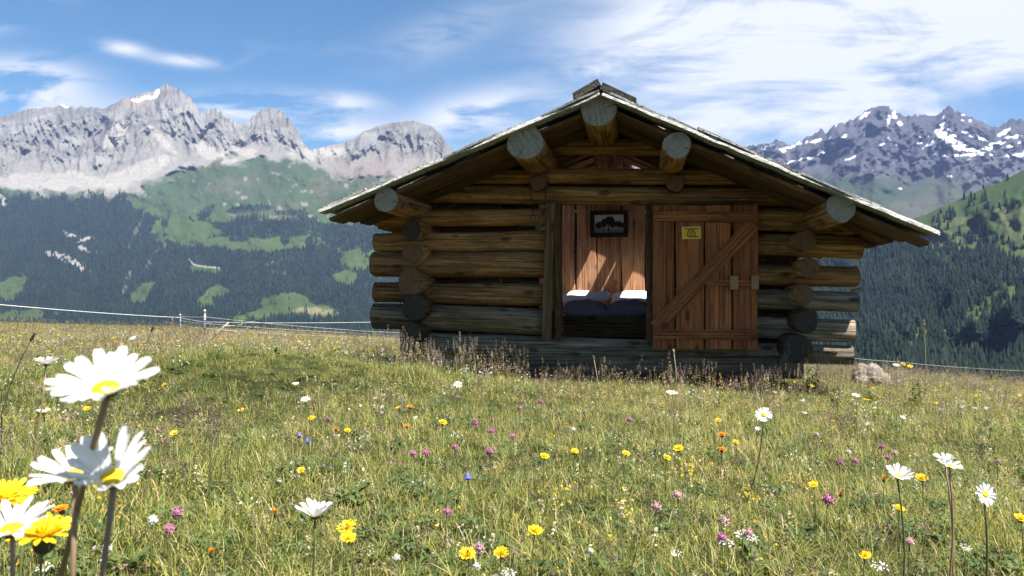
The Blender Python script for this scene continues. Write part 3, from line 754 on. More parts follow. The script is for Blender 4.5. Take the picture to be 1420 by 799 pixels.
# shingles, split larch, several thin layers
shm = []
for k in range(6):
    lx, wy = random.uniform(.40,.5), random.uniform(.33,.42)
    me = board_mesh(lx, wy, random.uniform(.014,.022), MAT['shingle'], 40+k, 0.012, n=4); me.name = 'shingle'; shm.append((me, lx))
for sl in slopes:
    sgn, d, nrm, ln = sl
    u = ln + 0.01; row = 0
    while u > 0.12:
        y = FR - 0.035 + random.uniform(-.015,.015); c_ = 0
        while y < BK:
            me, lx = random.choice(shm)
            wd = 0.37
            uc = max(u - lx/2 + random.uniform(-.02,.02), lx/2+.015); yc = y + wd/2
            ok = not (sgn > 0 and HOLE[2]-.15 < yc < HOLE[3]+.15 and any(g[0]-.2 < uc < g[1]+.2 for g in hole_gaps))
            if sgn < 0 and LHOLE[2]-.15 < yc < LHOLE[3]+.15 and LHOLE[0]-.2 < uc < LHOLE[1]+.2: ok = False
            if ok:
                mt = slope_frame(sl, uc, yc + random.uniform(-.012,.012), -0.004 + random.uniform(0,.014))
                mt = mt @ Matrix.Rotation(R(1.6)*sgn, 4, 'Y') @ Matrix.Rotation(R(random.uniform(-2.2,2.2)), 4, 'Z') @ Matrix.Rotation(R(random.uniform(-2.5,1.0)), 4, 'X')
                link('shingle', me, cabin, mat4=mt)
            y += wd*random.uniform(.95,1.0); c_ += 1
        u -= 0.29; row += 1
# silvered verge boards that edge the shingles
for sl in slopes:
    sgn, d, nrm, ln = sl; mb = MB(); nn_ = 26
    prof = [(-.06,-.02),(-.052,-.004),(-.01,.02),(.10,.02),(.10,-.02)]
    for i in range(nn_+1):
        u = .02 + (ln-.0)*i/nn_; j_ = random.uniform(-.006,.006); k_ = random.uniform(-.004,.004)
        for (yy_, hh_) in prof:
            p = rdg + d*u + nrm*(hh_-.012+k_); mb.v.append((p.x, FR+yy_+j_, p.z))
    for i in range(nn_):
        for k in range(5): mb.f.append([i*5+k, i*5+(k+1)%5, i*5+5+(k+1)%5, i*5+5+k]); mb.m.append(0)
    mb.f += [[4,3,2,1,0],[nn_*5+k for k in range(5)]]; mb.m += [0,0]
    link('verge_board', mb.mesh('verge_board',[MAT['shingle_y']]), cabin)
speckle(MAT['shingle_y'], .6)
# the two ridge boards on top
for sgn, pts in ((-1, ((796,133),(832,112))), (1, ((832,117),(879,139)))):
    a, _ = H(*pts[0], FR-.04); b_, _ = H(*pts[1], FR-.04)
    mid = (a+b_)/2; dv = (b_-a); lnk = dv.length; ang = math.atan2(-dv.z, dv.x); yb0 = 0
    mb = MB(); n = 9
    me = board_mesh(BK-FR, lnk, 0.055, MAT['ridge'], 5+sgn, 0.012, n=12); me.name='ridge_board'
    fr = Matrix.Translation((mid.x, (FR+BK)/2-.04, mid.z)) @ Matrix.Rotation(ang, 4, 'Y') @ Matrix.Rotation(R(90), 4, 'Z')
    link('ridge_board', me, cabin, mat4=fr)
# dark batten under the ridge boards, and rafters along the verge
a, _ = H(838,141,FR+.03); b_, _ = H(872,153,FR+.03)
for sl in slopes:
    for y, off in ((-0.02+0.32, 0.13), (1.6, .12), (DEP-.1, .12)):
        if sl[0] < 0 and LHOLE[2]-.1 < y < LHOLE[3]+.1: continue
        if sl[0] > 0 and HOLE[2]-.1 < y < HOLE[3]+.1: continue
        me = board_mesh(sl[3]-.55, .09, .09, MAT['board'], int(y*10)+9, .004); me.name='rafter'
        link('rafter', me, cabin, mat4=slope_frame(sl, (sl[3]-.4)/2+.05, y, -.15))
# -------- added lining boards that stop light passing between the logs
def wall_board(name, x0, x1, y, z0, z1, th, mat, seed, wav=0.0, taper=0.0, parent=cabin, n=14):
    rs = random.Random(seed); v = []; f = []; a, b_, c_, d_ = [rs.uniform(0,6) for _ in range(4)]
    cx, cz = (x0+x1)/2, (z0+z1)/2
    for i in range(n+1):
        u = i/n; z = z0+(z1-z0)*u
        w0 = x0 + taper*(u-.5) + wav*(math.sin(4.5*u+a)+.5*math.sin(11*u+c_)) ; w1 = x1 - taper*(u-.5) + wav*(math.sin(4*u+b_)+.5*math.sin(10*u+d_))
        bev = min(0.006, th*.3)
        v += [(w0-cx, -th/2+bev, z-cz),(w0-cx+bev, -th/2, z-cz),(w1-cx-bev,-th/2,z-cz),(w1-cx,-th/2+bev,z-cz),(w1-cx,th/2,z-cz),(w0-cx,th/2,z-cz)]
    for i in range(n):
        o_ = i*6
        for k in range(6): f.append([o_+k, o_+(k+1)%6, o_+6+(k+1)%6, o_+6+k])
    f.append([5,4,3,2,1,0]); f.append([n*6+k for k in range(6)])
    me = bpy.data.meshes.new(name); me.from_pydata(v, [], f); me.materials.append(mat); me.update()
    return link(name, me, parent, loc=(cx, y, cz))
xl = H(585,400,0.3)[0].x; xr = H(1105,400,0.3)[0].x
z0 = 0.22
def roof_z(x): 
    sl = slopes[1] if x > rdg.x else slopes[0]
    return rdg.z + (x-rdg.x)*sl[1].z/sl[1].x - 0.14
doorL = H(757,400,.25)[0].x; doorR = H(903,400,.25)[0].x; lint = H(830,276,.25)[0].z; sillz = H(830,470,.25)[0].z
x = xl
while x < xr:
    wd = random.uniform(.17,.24); x1 = min(x+wd, xr)
    xm = (x+x1)/2; zt = min(roof_z(x), roof_z(x1))
    ztop = min(zt, H(830,240,.25)[0].z)
    if x1 < doorL or x > doorR: wall_board('lining_board', x, x1-.003, .285, z0, ztop, .02, MAT['log_dark'], int(x*99))
    elif ztop > lint: wall_board('lining_board', x, x1-.003, .285, lint, ztop, .02, MAT['log_dark'], int(x*99))
    x = x1
# side linings, likewise added to keep the room light-tight
for xs in (xl, xr):
    y = .3
    zt = roof_z(xs)
    while y < DEP:
        o = wall_board('lining_board', -0.12, .115, 0, z0, zt-.05, .02, MAT['log_dark'], int(y*50)); o.location = (xs, y+.12, (z0+zt-.05)/2); o.rotation_euler=(0,0,R(90)); y += .24
# back wall: live-edged larch planks seen through the doorway
edges = [H(px, 345, back_ly)[0].x for px in (560,590,622,655,688,718,745,772.5,798.5,827.5,862.5,896,925,958,990,1025,1060,1095)]
zb0 = 0.05
for i in range(len(edges)-1):
    x0, x1 = edges[i], edges[i+1]; zt = min(roof_z(x0), roof_z(x1)) - .02
    if x1 < xl or x0 > xr: continue
    wall_board('back_wall_plank', max(x0, xl)+.006, min(x1, xr)-.006, back_ly+.018, zb0, zt, .036, MAT['lining'], 70+i, .011, taper=.02*random.uniform(-1,1), n=20)
# outer back skin behind the planks so that no light slips through the gaps
mb = MB(); pr_ = [(xl-.05, .0), (xr+.05, .0), (xr+.05, roof_z(xr)+.02), (rdg.x, rdg.z-.16), (xl-.05, roof_z(xl)+.02)]
v_ = [(x_, back_ly+.05, z_) for x_, z_ in pr_] + [(x_, back_ly+.09, z_) for x_, z_ in pr_]
mb.add(v_, [[0,1,2,3,4],[9,8,7,6,5]] + [[i, i+5, (i+1)%5+5, (i+1)%5] for i in range(5)])
link('back_wall', mb.mesh('back_wall', [MAT['log_dark']]), cabin)
# floor
fz = H(840,474,.4)[0].z
k = 0; x = xl
while x < xr:
    x1 = min(x+.24, xr); mb = MB(); mb.box((0,0,0), (x1-x-.006, DEP-.35, .03)); link('floor_board', mb.mesh('floor_board', [MAT['log_dark']]), cabin, loc=((x+x1)/2, (DEP+.3)/2, fz-.02)); x = x1
# ---- doorway: post, jambs
def bar(name, p, q, wdt, thk, mat, seed=3, parent=cabin, n=8, wav=.003, roll=0):
    """a sawn bar from p to q; wdt across in the wall plane, thk along the depth"""
    d = q-p; me = board_mesh(d.length, wdt, thk, mat, seed, wav, n); me.name = name
    X = d.normalized(); Yv = Vector((0,1,0)); Z = X.cross(Yv).normalized(); Yb = Z.cross(X)
    # local y -> in-plane, local z -> depth
    m4 = Matrix((X, Z, -Yb)).transposed().to_4x4(); m4.translation = (p+q)/2
    return link(name, me, parent, mat4=m4)
MAT['post_x'] = wood('door_post_tan_long', (0.06,0.034,0.015), (0.15,0.088,0.041), (0.22,0.14,0.07), grain=12, bumpd=.006)
p, s = H(764,283,-.03); q, _ = H(758,471,-.03); bar('door_post', p, q, 12.5*s/F, .06, MAT['post_x'])
p, s = H(774.5,282,.16); q, _ = H(775,472,.16); bar('door_jamb', p, q, .05, .28, MAT['log_dark'])
p, s = H(902,284,.14); q, _ = H(901,472,.14); bar('door_jamb', p, q, .07, .3, MAT['log_dark'], 6)
# slanting cheek boards that narrow the doorway downwards
for (xa, xb, xc) in ((773,783,768),(907,897,910)):
    a, _ = H(xa,286,.2); b_, _ = H(xb,473,.2); c_, _ = H(xc,473,.2); d_, _ = H(xc,286,.2)
    mb = MB(); pts = [a,b_,c_,d_]; v_ = [(p_.x, .16, p_.z) for p_ in pts]+[(p_.x,.2,p_.z) for p_ in pts]
    mb.add(v_, [[0,1,2,3],[7,6,5,4]]+[[i,(i+1)%4,(i+1)%4+4,i+4] for i in range(4)])
    link('door_cheek', mb.mesh('door_cheek', [MAT['log_dark']]), cabin)
# ---- the door, swung open flat against the wall
DY = -0.075
dz1 = H(978,286,DY)[0].z; dz0 = H(978,484,DY)[0].z
door = empty('door'); door.parent = cabin
door.location = H(903,385,DY)[0]; dl = door.location
def dpart(o): 
    o.parent = door; m4 = o.matrix_local.copy(); m4.translation = m4.translation - dl; o.matrix_local = m4; return o
bpy.context.view_layer.update()
for i, (a, b_) in enumerate(((904.5,935.5),(936.5,976.5),(977.5,1014.5),(1015.5,1051.5))):
    xa = H(a,385,DY)[0].x; xb = H(b_,385,DY)[0].x
    o = wall_board('door_plank', xa+.004, xb-.004, DY, dz0-.012*random.random(), dz1+.004*random.random(), .026, MAT['door'], 30+i, .0015)
    o.location -= dl; o.parent = door
def dbar(name, x0, y0, x1, y1, wpx, thk=.024, mat='door_x', dy=-.028, parent=door):
    p, s = H(x0,y0,DY+dy); q, _ = H(x1,y1,DY+dy)
    return bar(name, p-dl, q-dl, wpx*s/F, thk, MAT[mat], int(x0), parent, wav=.0015)
dbar('door_batten', 906,300.5,1051,302,14); dbar('door_batten', 906,464,1051,465,13)
dbar('door_brace', 909,455,1045,311,19, .022, dy=-.0275)
dbar('latch_bar', 980,392,1050,394,8, .02, dy=-.032)
lt = dbar('latch_keeper', 1018,383,1018,402,11, .034, 'keeper', dy=-.043); dbar('latch_keeper', 1047,383,1047,402,10, .034, 'keeper', dy=-.043)
# little branch stub that sticks out of the corner on the sunny side
p, s = H(1180,404,.1); q, _ = H(1199,402,.05)
mb = MB(); mb.tube([p, (p+q)/2+Vector((0,0,.012)), q], [.014,.009,.003]); mb.tube([(p+q)/2, q+Vector((-.01,0,.04))], [.006,.002]); mb.tube([(p+q)/2, q+Vector((.01,0,-.03))], [.005,.002])
link('branch_stub', mb.mesh('branch_stub', [plain('stub_red_brown', (.25,.12,.06))]), cabin)
# stone under the front sill
# ---- things on and in the cabin
def world_of(lp): return HO + HU*lp.x + HV*lp.y + Vector((0,0,HGZ+lp.z))
def place(name, lp, label, cat, group=None):
    o = empty(name, world_of(lp), -HA); return tag(o, label, cat, group)
# yellow sign with black print
p, s = H(958.7,323.5,DY-.0175); k = s/F
sg = place('warning_sign', p, 'small yellow notice with black print fixed on the cabin door', 'sign')
m_y = plain('sign_yellow', (.72,.42,.015), .5, var=.12); m_yb = plain('sign_border_pale', (.66,.50,.14), .5, var=.1); m_k = plain('sign_black_print', (.035,.028,.012), .6)
mb = MB(); mb.box((0,0,0), (25.5*k,.004,17*k), rot=Matrix.Rotation(R(-1),3,'Y')); link('plate', mb.mesh('plate', [m_yb]), sg)
mb = MB(); mb.box((0,-.003,0), (22*k,.002,14*k)); link('face', mb.mesh('face', [m_y]), sg)
mb = MB(); z_ = 5.7*k
for row, (x0_, x1_) in ((5.6*k, (-9*k, 9*k)), (-5.7*k, (-5*k, 9*k))):
    x_ = x0_
    while x_ < x1_:
        wl = random.uniform(.7,1.7)*k; mb.box((x_+wl/2, -.005, row), (wl, .0012, random.uniform(1.2,1.7)*k)); x_ += wl+.35*k
link('lettering', mb.mesh('lettering', [m_k]), sg)
mb = MB(); Yp = -.005
def strip(pts, wd):
    for a, b_ in zip(pts[:-1], pts[1:]):
        a = Vector(a); b_ = Vector(b_); n_ = Vector((-(b_-a).y, (b_-a).x)).normalized()*wd/2
        q4 = [a+n_, b_+n_, b_-n_, a-n_]
        mb.add([(c_.x*k, Yp, c_.y*k) for c_ in q4]+[(c_.x*k, Yp+.0012, c_.y*k) for c_ in q4], [[0,1,2,3],[7,6,5,4],[0,4,5,1],[1,5,6,2],[2,6,7,3],[3,7,4,0]])
strip([(-5.5,-3.8),(-4.0,3.4),(2.6,3.9),(6.2,-3.4)], 1.1); strip([(-5.5,-4.0),(6.2,-3.7)], .8)
strip([(math.cos(t_)*2.1+.6, math.sin(t_)*2.1) for t_ in np.linspace(0,6.28,11)], .8); strip([(-2.6,-2.4),(-1.6,-1.0),(-2.4,.6)], 1.0); strip([(.2,.4),(1.2,.4)], 1.0)
link('emblem', mb.mesh('emblem', [m_k]), sg)
# picture of dark trees hung on the back wall
p, s = H(844.5,311,back_ly-.02); k = s/F
pic = place('picture_frame', p, 'dark framed black and white picture hanging on the orange back wall', 'picture')
m_fr = wood('picture_frame_dark', (.012,.01,.009),(.03,.024,.02),(.05,.04,.032), grain=12)
for c_, d_ in (((0,0,15.5*k),(52*k,.03,6*k)),((0,0,-15.5*k),(52*k,.03,6*k)),((-23.2*k,0,0),(6*k,.03,25*k)),((23.2*k,0,0),(6*k,.03,25*k))):
    mb = MB(); mb.box((0,0,0), d_); link('frame_bar', mb.mesh('frame_bar', [m_fr]), pic, loc=c_)
m, t, b, o = new_mat('grey_photograph')
cc = N(t, "ShaderNodeTexCoord"); sp = N(t, "ShaderNodeSeparateXYZ"); L(t, cc.outputs["Generated"], sp.inputs[0])
base = ramp(t, sp.outputs[2], [(0.0, .30), (.28, .42), (.36, .36), (.5, .55), (1.0, .62)])
tree = 0
acc = None
for cx_, cz_, rx_, rz_ in ((.16,.42,.13,.2),(.33,.55,.12,.26),(.52,.66,.19,.28),(.62,.5,.14,.22),(.82,.48,.13,.2),(.93,.42,.12,.16),(.48,.25,.02,.3),(.3,.3,.015,.24)):
    dx = M(t,'MULTIPLY',M(t,'SUBTRACT',sp.outputs[0],cx_),1/rx_); dz_ = M(t,'MULTIPLY',M(t,'SUBTRACT',sp.outputs[2],cz_),1/rz_)
    g = M(t,'SUBTRACT',1.0,M(t,'ADD',M(t,'MULTIPLY',dx,dx),M(t,'MULTIPLY',dz_,dz_)))
    acc = g if acc is None else M(t,'MAXIMUM',acc,g)
nn = noise(t, cc.outputs["Generated"], 14, 5, .7)
msk = ramp(t, M(t,'ADD',acc,M(t,'MULTIPLY',M(t,'SUBTRACT',nn,.5),2.2)), [(0.0,0.0),(.35,1.0)])
L(t, mix(t, msk, base, (.02,.02,.022)), b.inputs["Base Color"]); b.inputs["Roughness"].default_value=.5
mb = MB(); mb.box((0,0,0), (41*k,.006,25.5*k)); link('print', mb.mesh('print', [m]), pic, loc=(0,.004,0))
# pegs on the back wall
m_peg = plain('peg_metal', (.62,.6,.56), .35, var=.1)
for i, (px, py, lab) in enumerate(((799,295,'pale metal peg on back wall between window-side planks, beside the post'),(895.5,296,'pale metal peg on back wall close beside the open door'))):
    p, s = H(px, py, back_ly-.006)
    pg = place('wall_peg', p, ('pale metal peg on the back wall on the door post side of the picture','larger pale metal peg on the back wall between picture and open door')[i], 'peg', 'pegs on the back wall')
    mb = MB(); mb.tube([(0,.0,0),(0,-.05,.006)], .006+.003*i, 8); link('shank', mb.mesh('shank', [m_peg]), pg)
    mb = MB(); mb.tube([(0,-.048,.006),(0,-.056,.008)], .013+.006*i, 10); link('knob', mb.mesh('knob', [m_peg]), pg)
# bed
bz = H(840,431,1.1)[0].z
bx0, bx1 = H(742,440,1.0)[0].x, H(938,440,1.0)[0].x
bed = place('bed', Vector(((bx0+bx1)/2, 1.6, fz)), 'low dark wooden box bed just inside the doorway with white sheet', 'bed')
hh = bz - fz; bw = bx1-bx0
def bbox(name, c_, d_, mat, par=bed):
    mb = MB(); mb.box((0,0,0), d_); me = mb.mesh(name, [MAT[mat]]); return link(name, me, par, loc=c_)
for i in range(2): bbox('side_board', (0, -.72, hh*(.24+.4*i)), (bw, .035, hh*.385), 'log_dark')
bbox('headboard', (0,.715,hh*.45), (bw,.03,hh*.8), 'log_dark')
for sx in (-1,1): bbox('end_board', (sx*(bw/2-.02), 0, hh*.4), (.035,1.39,hh*.74), 'log_dark')
for sx in (-1,1): bbox('leg', (sx*(bw/2-.05), -.67, hh*.06), (.06,.06,hh*.12), 'log_dark')
m_w = plain('white_linen', (.82,.81,.80), .9, var=.03, scale=8, bumps=.3)
def pillow_mesh(w_, d_, h_, mat, seed, n=26, pinch=.12):
    rs = random.Random(seed); v = []; f = []
    for side in (1,-1):
        for i in range(n+1):
            for j in range(n+1):
                u, v0 = i/n*2-1, j/n*2-1
                edge_ = (max(0,1-abs(u)**2.6)*max(0,1-abs(v0)**2.6))**.55
                wr = .06*math.sin(9*u+3*v0+seed)*edge_ + .05*math.sin(7*v0-4*u+seed*2)*edge_
                pin = 1-pinch*(abs(u)**2*abs(v0)**2)*-.6 - pinch*.5*(1-abs(u)**2)*(abs(v0)**4)
                v.append((u*w_/2*(1-pinch*.5*(abs(u)**4)*(1-abs(v0)**2)), v0*d_/2*pin, side*(h_/2)*edge_*(1+wr)))
    N1 = (n+1)**2
    for i in range(n):
        for j in range(n):
            a = i*(n+1)+j; f.append([a, a+n+1, a+n+2, a+1]); f.append([N1+a+1, N1+a+n+2, N1+a+n+1, N1+a])
    me = bpy.data.meshes.new('pillow'); me.from_pydata(v, [], f); me.materials.append(mat)
    me.polygons.foreach_set("use_smooth", np.ones(len(me.polygons), dtype=bool))
    bm = bmesh.new(); bm.from_mesh(me); bmesh.ops.remove_doubles(bm, verts=bm.verts, dist=1e-4); bm.to_mesh(me); bm.free(); me.update(); return me
link('mattress', pillow_mesh(bw-.08, 1.34, .2, m_w, 3, pinch=0), bed, loc=(0,0,hh-.125))
# patterned dark blue pillow covers
m, t, b, o = new_mat('blue_check_cotton')
cc = N(t, "ShaderNodeTexCoord"); ck = N(t, "ShaderNodeTexBrick"); ck.inputs["Scale"].default_value = 34
ck.inputs["Color1"].default_value=(.20,.16,.19,1); ck.inputs["Color2"].default_value=(.27,.22,.25,1); ck.inputs["Mortar"].default_value=(.10,.08,.11,1)
L(t, cc.outputs["Object"], ck.inputs["Vector"]); L(t, ck.outputs["Color"], b.inputs["Base Color"]); b.inputs["Roughness"].default_value=.95
MAT['blue'] = m
for px, pw, rr, lab in ((811,66,2,'dark blue patterned pillow on the bed, beside the door post'),(871,62,-2,'dark blue patterned pillow on the bed, beside the open door')):
    p, s = H(px, 428, 1.25); 
    o = link('blue_pillow', pillow_mesh(pw*s/F, .5, 25*s/F, MAT['blue'], px), None, loc=world_of(Vector((p.x, 1.3, p.z-.012))), rot=(R(4), R(rr), -HA))
    tag(o, lab, 'pillow', 'blue pillows on the bed')
for px, pw, lab in ((808,64,'white pillow leaning at the back wall below the picture, beside the door post'),(876,58,'white pillow leaning at the back wall, beside the open door')):
    p, s = H(px, 413, 2.05)
    o = link('white_pillow', pillow_mesh(pw*s/F, .36, 18*s/F, m_w, px+5), None, loc=world_of(Vector((p.x, 2.08, p.z-.01))), rot=(R(14), R(2 if px<850 else -3), -HA))
    tag(o, lab, 'pillow', 'white pillows on the bed')
# ball-like rolled cloth between the pillows
p, s = H(832,411,1.75)
o = link('small_cushion', pillow_mesh(30*s/F, .2, 15*s/F, m_w, 77), None, loc=world_of(Vector((p.x,1.72,p.z-.005))), rot=(R(10),R(-6),-HA)); tag(o, 'small round white cushion between the two blue pillows', 'cushion')
# dark cord with hook and tassel hanging beside the door post
p, s = H(747,283,-.09); k = s/F
cord = place('hanging_cord', p, 'dark looped cord with tassel hanging on the logs beside the door post', 'cord')
m_cd = plain('dark_cord', (.02,.017,.016), .7)
def cpt(x_, y_, dy=0): return Vector(((x_-747)*k, dy, (283-y_)*k))
mb = MB(); mb.tube([cpt(735,250,.03), cpt(735.5,262,.0), cpt(737,275,0), cpt(738,290,.02), cpt(740,300,.01)], .004, 6); mb.tube([cpt(757,250,.03), cpt(757.5,262,0), cpt(756,276,0), cpt(755,290,.02), cpt(752,299,.0), cpt(746,304,0)], .005, 6)
mb.tube([cpt(735,250,.03), cpt(740,245,.02), cpt(747,243,.01), cpt(753,245,.02), cpt(757,250,.03)], .004, 6)
link('loop', mb.mesh('loop', [m_cd]), cord)
mb = MB(); mb.tube([cpt(738,297,0), cpt(736,302,-.01), cpt(737,308,-.01), cpt(741,309,-.01), cpt(743,303,-.01), cpt(739,297,0)], .004, 6); link('hook', mb.mesh('hook', [m_cd]), cord)
mb = MB(); 
for j in range(7): mb.tube([cpt(746,303,0), cpt(743+j*1.1,316,-.005+random.uniform(-.01,.01)), cpt(742.5+j*1.4,323+random.uniform(-3,3),-.005)], [.005,.005,.002], 5)
link('tassel', mb.mesh('tassel', [plain('grey_tassel', (.09,.08,.07))]), cord)
# rocks: footing stones and the pale boulder beside the corner
def rock_mesh(w_, d_, h_, seed, mat):
    bm = bmesh.new(); bmesh.ops.create_icosphere(bm, subdivisions=4, radius=1)
    for v_ in bm.verts:
        n_ = v_.co.normalized(); a = np.array([n_.x*1.7+seed]), np.array([n_.y*1.7+n_.z*1.9])
        s_ = 1 + .5*(float(fbm(*a, 4, seed)[0])-.5) + .22*(float(ridged(a[0]*2.5, a[1]*2.5, 4, seed+3)[0])-.5)
        v_.co = Vector((n_.x*w_/2*s_, n_.y*d_/2*s_, n_.z*h_/2*s_))
    me = bpy.data.meshes.new('rock'); bm.to_mesh(me); bm.free(); me.materials.append(mat); return me
m, t, b, o = new_mat('pale_boulder')
v, rn = objco(t); a = noise(t, v, 5, 8, .7); a2 = noise(t, v, 40, 6, .7)
cI = ramp(t, a, [(.3,(.16,.135,.11)),(.5,(.32,.275,.23)),(.7,(.46,.41,.36))])
L(t, mix(t,.6,cI,ramp(t,a2,[(.3,.5),(.65,1.1)]),'MULTIPLY'), b.inputs["Base Color"]); bump(t,b,M(t,'ADD',a,M(t,'MULTIPLY',a2,.5)),1.0,.03); MAT['rock']=m
def ground_at(px, py, h=0.0):
    """point where the sight line meets the meadow, h above it"""
    lo_, hi_ = 0.25, 40.0; tt = (400-py)/F; ss = (px-710)/F
    ys = np.linspace(lo_, hi_, 4000); zr = CZ + tt*ys; g = ground_z(ss*ys, ys) + h
    k_ = np.argmax(zr < g)
    if zr[k_] >= g[k_]: k_ = int(np.argmin(zr-g))
    return Vector((ss*ys[k_], ys[k_], float(g[k_])-h))
p = Vector(((1207-710)/F*8.2, 8.2, 0)); p.z = gz(p.x,p.y)
o = link('boulder', rock_mesh(.40,.34,.42,4,MAT['rock']), None, loc=p+Vector((0,0,.03))); tag(o, 'pale brown boulder in the grass beside the sunny corner of the cabin', 'boulder')
for j, lx in enumerate((-.05,)):
    mpos = Vector((lx, .16, 0)); wp = world_of(mpos)
    o = link('footing_stone', rock_mesh(.34,.3,.2,9+j,MAT['rock']), cabin, loc=(lx,.16,gz(wp.x,wp.y)-HGZ+.03))
# ================================================================== FENCE AND DEAD BRANCH
m_wire = plain('fence_wire_pale', (.55,.53,.5), .5); m_rope = plain('fence_tape_white', (.75,.74,.7), .6)
def fpost(px, ytop, Y, r_, label, hgt=None):
    x_ = (px-710)/F*Y; g = gz(x_, Y); zt = CZ + (400-ytop)/F*Y
    o = empty('fence_post', (x_, Y, g)); tag(o, label, 'fence post', 'white fence posts at the brow')
    mb = MB(); mb.tube([(0,0,-.3),(0,0,zt-g-.02),(.003,0,zt-g)], [r_,r_,r_*.8], 8); link('shaft', mb.mesh('shaft',[MAT['fencepost']], True), o)
    mb = MB()
    for zz in (.93,.62,.36): mb.tube([(-r_*1.5,-r_,(zt-g)*zz),(r_*1.5,-r_,(zt-g)*zz)], .01, 6)
    link('insulator', mb.mesh('insulator',[plain('insulator_dark',(.08,.08,.08))]), o)
    return Vector((x_,Y,zt)), g
P1, g1 = fpost(284,430,17.5,.027,'thicker tall white fence post standing next to the dead branch')
P2, g2 = fpost(250,436,20.0,.021,'thinner white fence post standing just behind the thicker one')
P3, g3 = fpost(62,449,24.0,.03,'tiny white fence post far off at the meadow edge, only its tip showing')
fence = empty('wire_fence', (P1.x, P1.y, g1)); tag(fence, 'thin pale fence wires strung along the meadow edge to the cabin', 'fence')
def wire(pts, r_, mat, name='wire', sag=.0):
    pts = [Vector(p) for p in pts]; full = []
    for a, b_ in zip(pts[:-1], pts[1:]):
        for i in range(9):
            u = i/8; q_ = a.lerp(b_, u); q_.z -= sag*(a-b_).length*4*u*(1-u); full.append(q_ - fence.location)
    mb = MB(); mb.tube(full, r_, 5); link(name, mb.mesh(name,[mat]), fence)
def at(px, py, Y): return ((px-710)/F*Y, Y, CZ+(400-py)/F*Y)
wire([at(-260,398,9.0), at(250,441,20.0)], .0065, m_rope, 'top_tape', .004)
wire([at(250,441,20.0), at(284,447,17.5), at(512,447.5,14.0), at(560,447.5,13.0)], .0055, m_rope, 'top_tape', .003)
for ya, yb, yc in ((437,446,460),(443,455,464),(449,462,470)):
    wire([at(250,ya+2,20.0), at(284,yb-6,17.5), at(480,yc-2,15.5), at(560,yc+2,14.0)], .0045, m_wire, 'wire', .004)
# low wire on the sunny side
wire([at(1180,497,9.5), at(1240,502,10.5), at(1330,510,11.0), at(1440,516,10.5), at(1620,522,10.0)], .004, plain('old_wire_grey',(.25,.23,.22),.6), 'wire', .004)
# dead branch
x_, Y = (303-710)/F*16.5, 16.5; g = gz(x_, Y)
br = empty('dead_branch', (x_, Y, g)); tag(br, 'bleached bare dead branch lying in the grass beside the thicker fence post', 'branch')
m_db = wood('bleached_branch', (.2,.18,.15),(.4,.37,.32),(.55,.52,.47), knots=False)
def bp(px, py, dy=0): 
    v_ = Vector(at(px,py,Y+dy)); return v_ - br.location
mb = MB(); mb.tube([bp(285,474), bp(300,464,.1), bp(311,453,.1), bp(322,444,.3)], [.032,.028,.022,.008], 7); link('limb', mb.mesh('limb',[m_db],True), br)
for tw in ([(300,464),(296,452),(297,444)],[(311,453),(328,452),(352,446)],[(306,458),(326,460),(345,456)],[(318,447),(330,438),(334,432)],[(328,452),(338,444)],[(345,456),(360,452)],[(326,460),(338,468)]):
    mb = MB(); mb.tube([bp(a,b_,random.uniform(-.2,.2)) for a,b_ in tw], [.014]+[.008]*(len(tw)-2)+[.003], 5); link('twig', mb.mesh('twig',[m_db],True), br)

# ================================================================== MEADOW GRASS
def leaf_mat(name, tr=0.45, rough=.55, attr='col', sat=1.0):
    m = bpy.data.materials.new(name); m.use_nodes = True; t = m.node_tree; t.nodes.clear()
    o = N(t,"ShaderNodeOutputMaterial"); d = N(t,"ShaderNodeBsdfPrincipled"); tl = N(t,"ShaderNodeBsdfTranslucent"); mx = N(t,"ShaderNodeMixShader")
    at_ = N(t,"ShaderNodeVertexColor"); at_.layer_name = attr; oi = N(t,"ShaderNodeObjectInfo")
    hv = N(t,"ShaderNodeHueSaturation"); L(t, at_.outputs["Color"], hv.inputs["Color"])
    L(t, M(t,'MULTIPLY_ADD',oi.outputs["Random"],.05,.475), hv.inputs["Hue"]); L(t, M(t,'MULTIPLY_ADD',oi.outputs["Random"],-.5,1.25), hv.inputs["Value"])
    hv.inputs["Saturation"].default_value = sat
    L(t, hv.outputs[0], d.inputs["Base Color"]); L(t, hv.outputs[0], tl.inputs[0])
    d.inputs["Roughness"].default_value = rough; d.inputs["Specular IOR Level"].default_value = .35
    mx.inputs[0].default_value = tr; L(t, d.outputs[0], mx.inputs[1]); L(t, tl.outputs[0], mx.inputs[2]); L(t, mx.outputs[0], o.inputs[0])
    return m
MAT['blade'] = leaf_mat('grass_blades', .42)
GREEN = [(.275,.30,.055),(.19,.225,.036),(.36,.36,.08),(.065,.10,.018),(.48,.46,.15)]
STRAW = [(.50,.41,.17),(.42,.32,.12),(.58,.51,.27),(.36,.29,.10)]
BROWN = [(.15,.10,.055),(.20,.135,.085),(.11,.075,.045)]
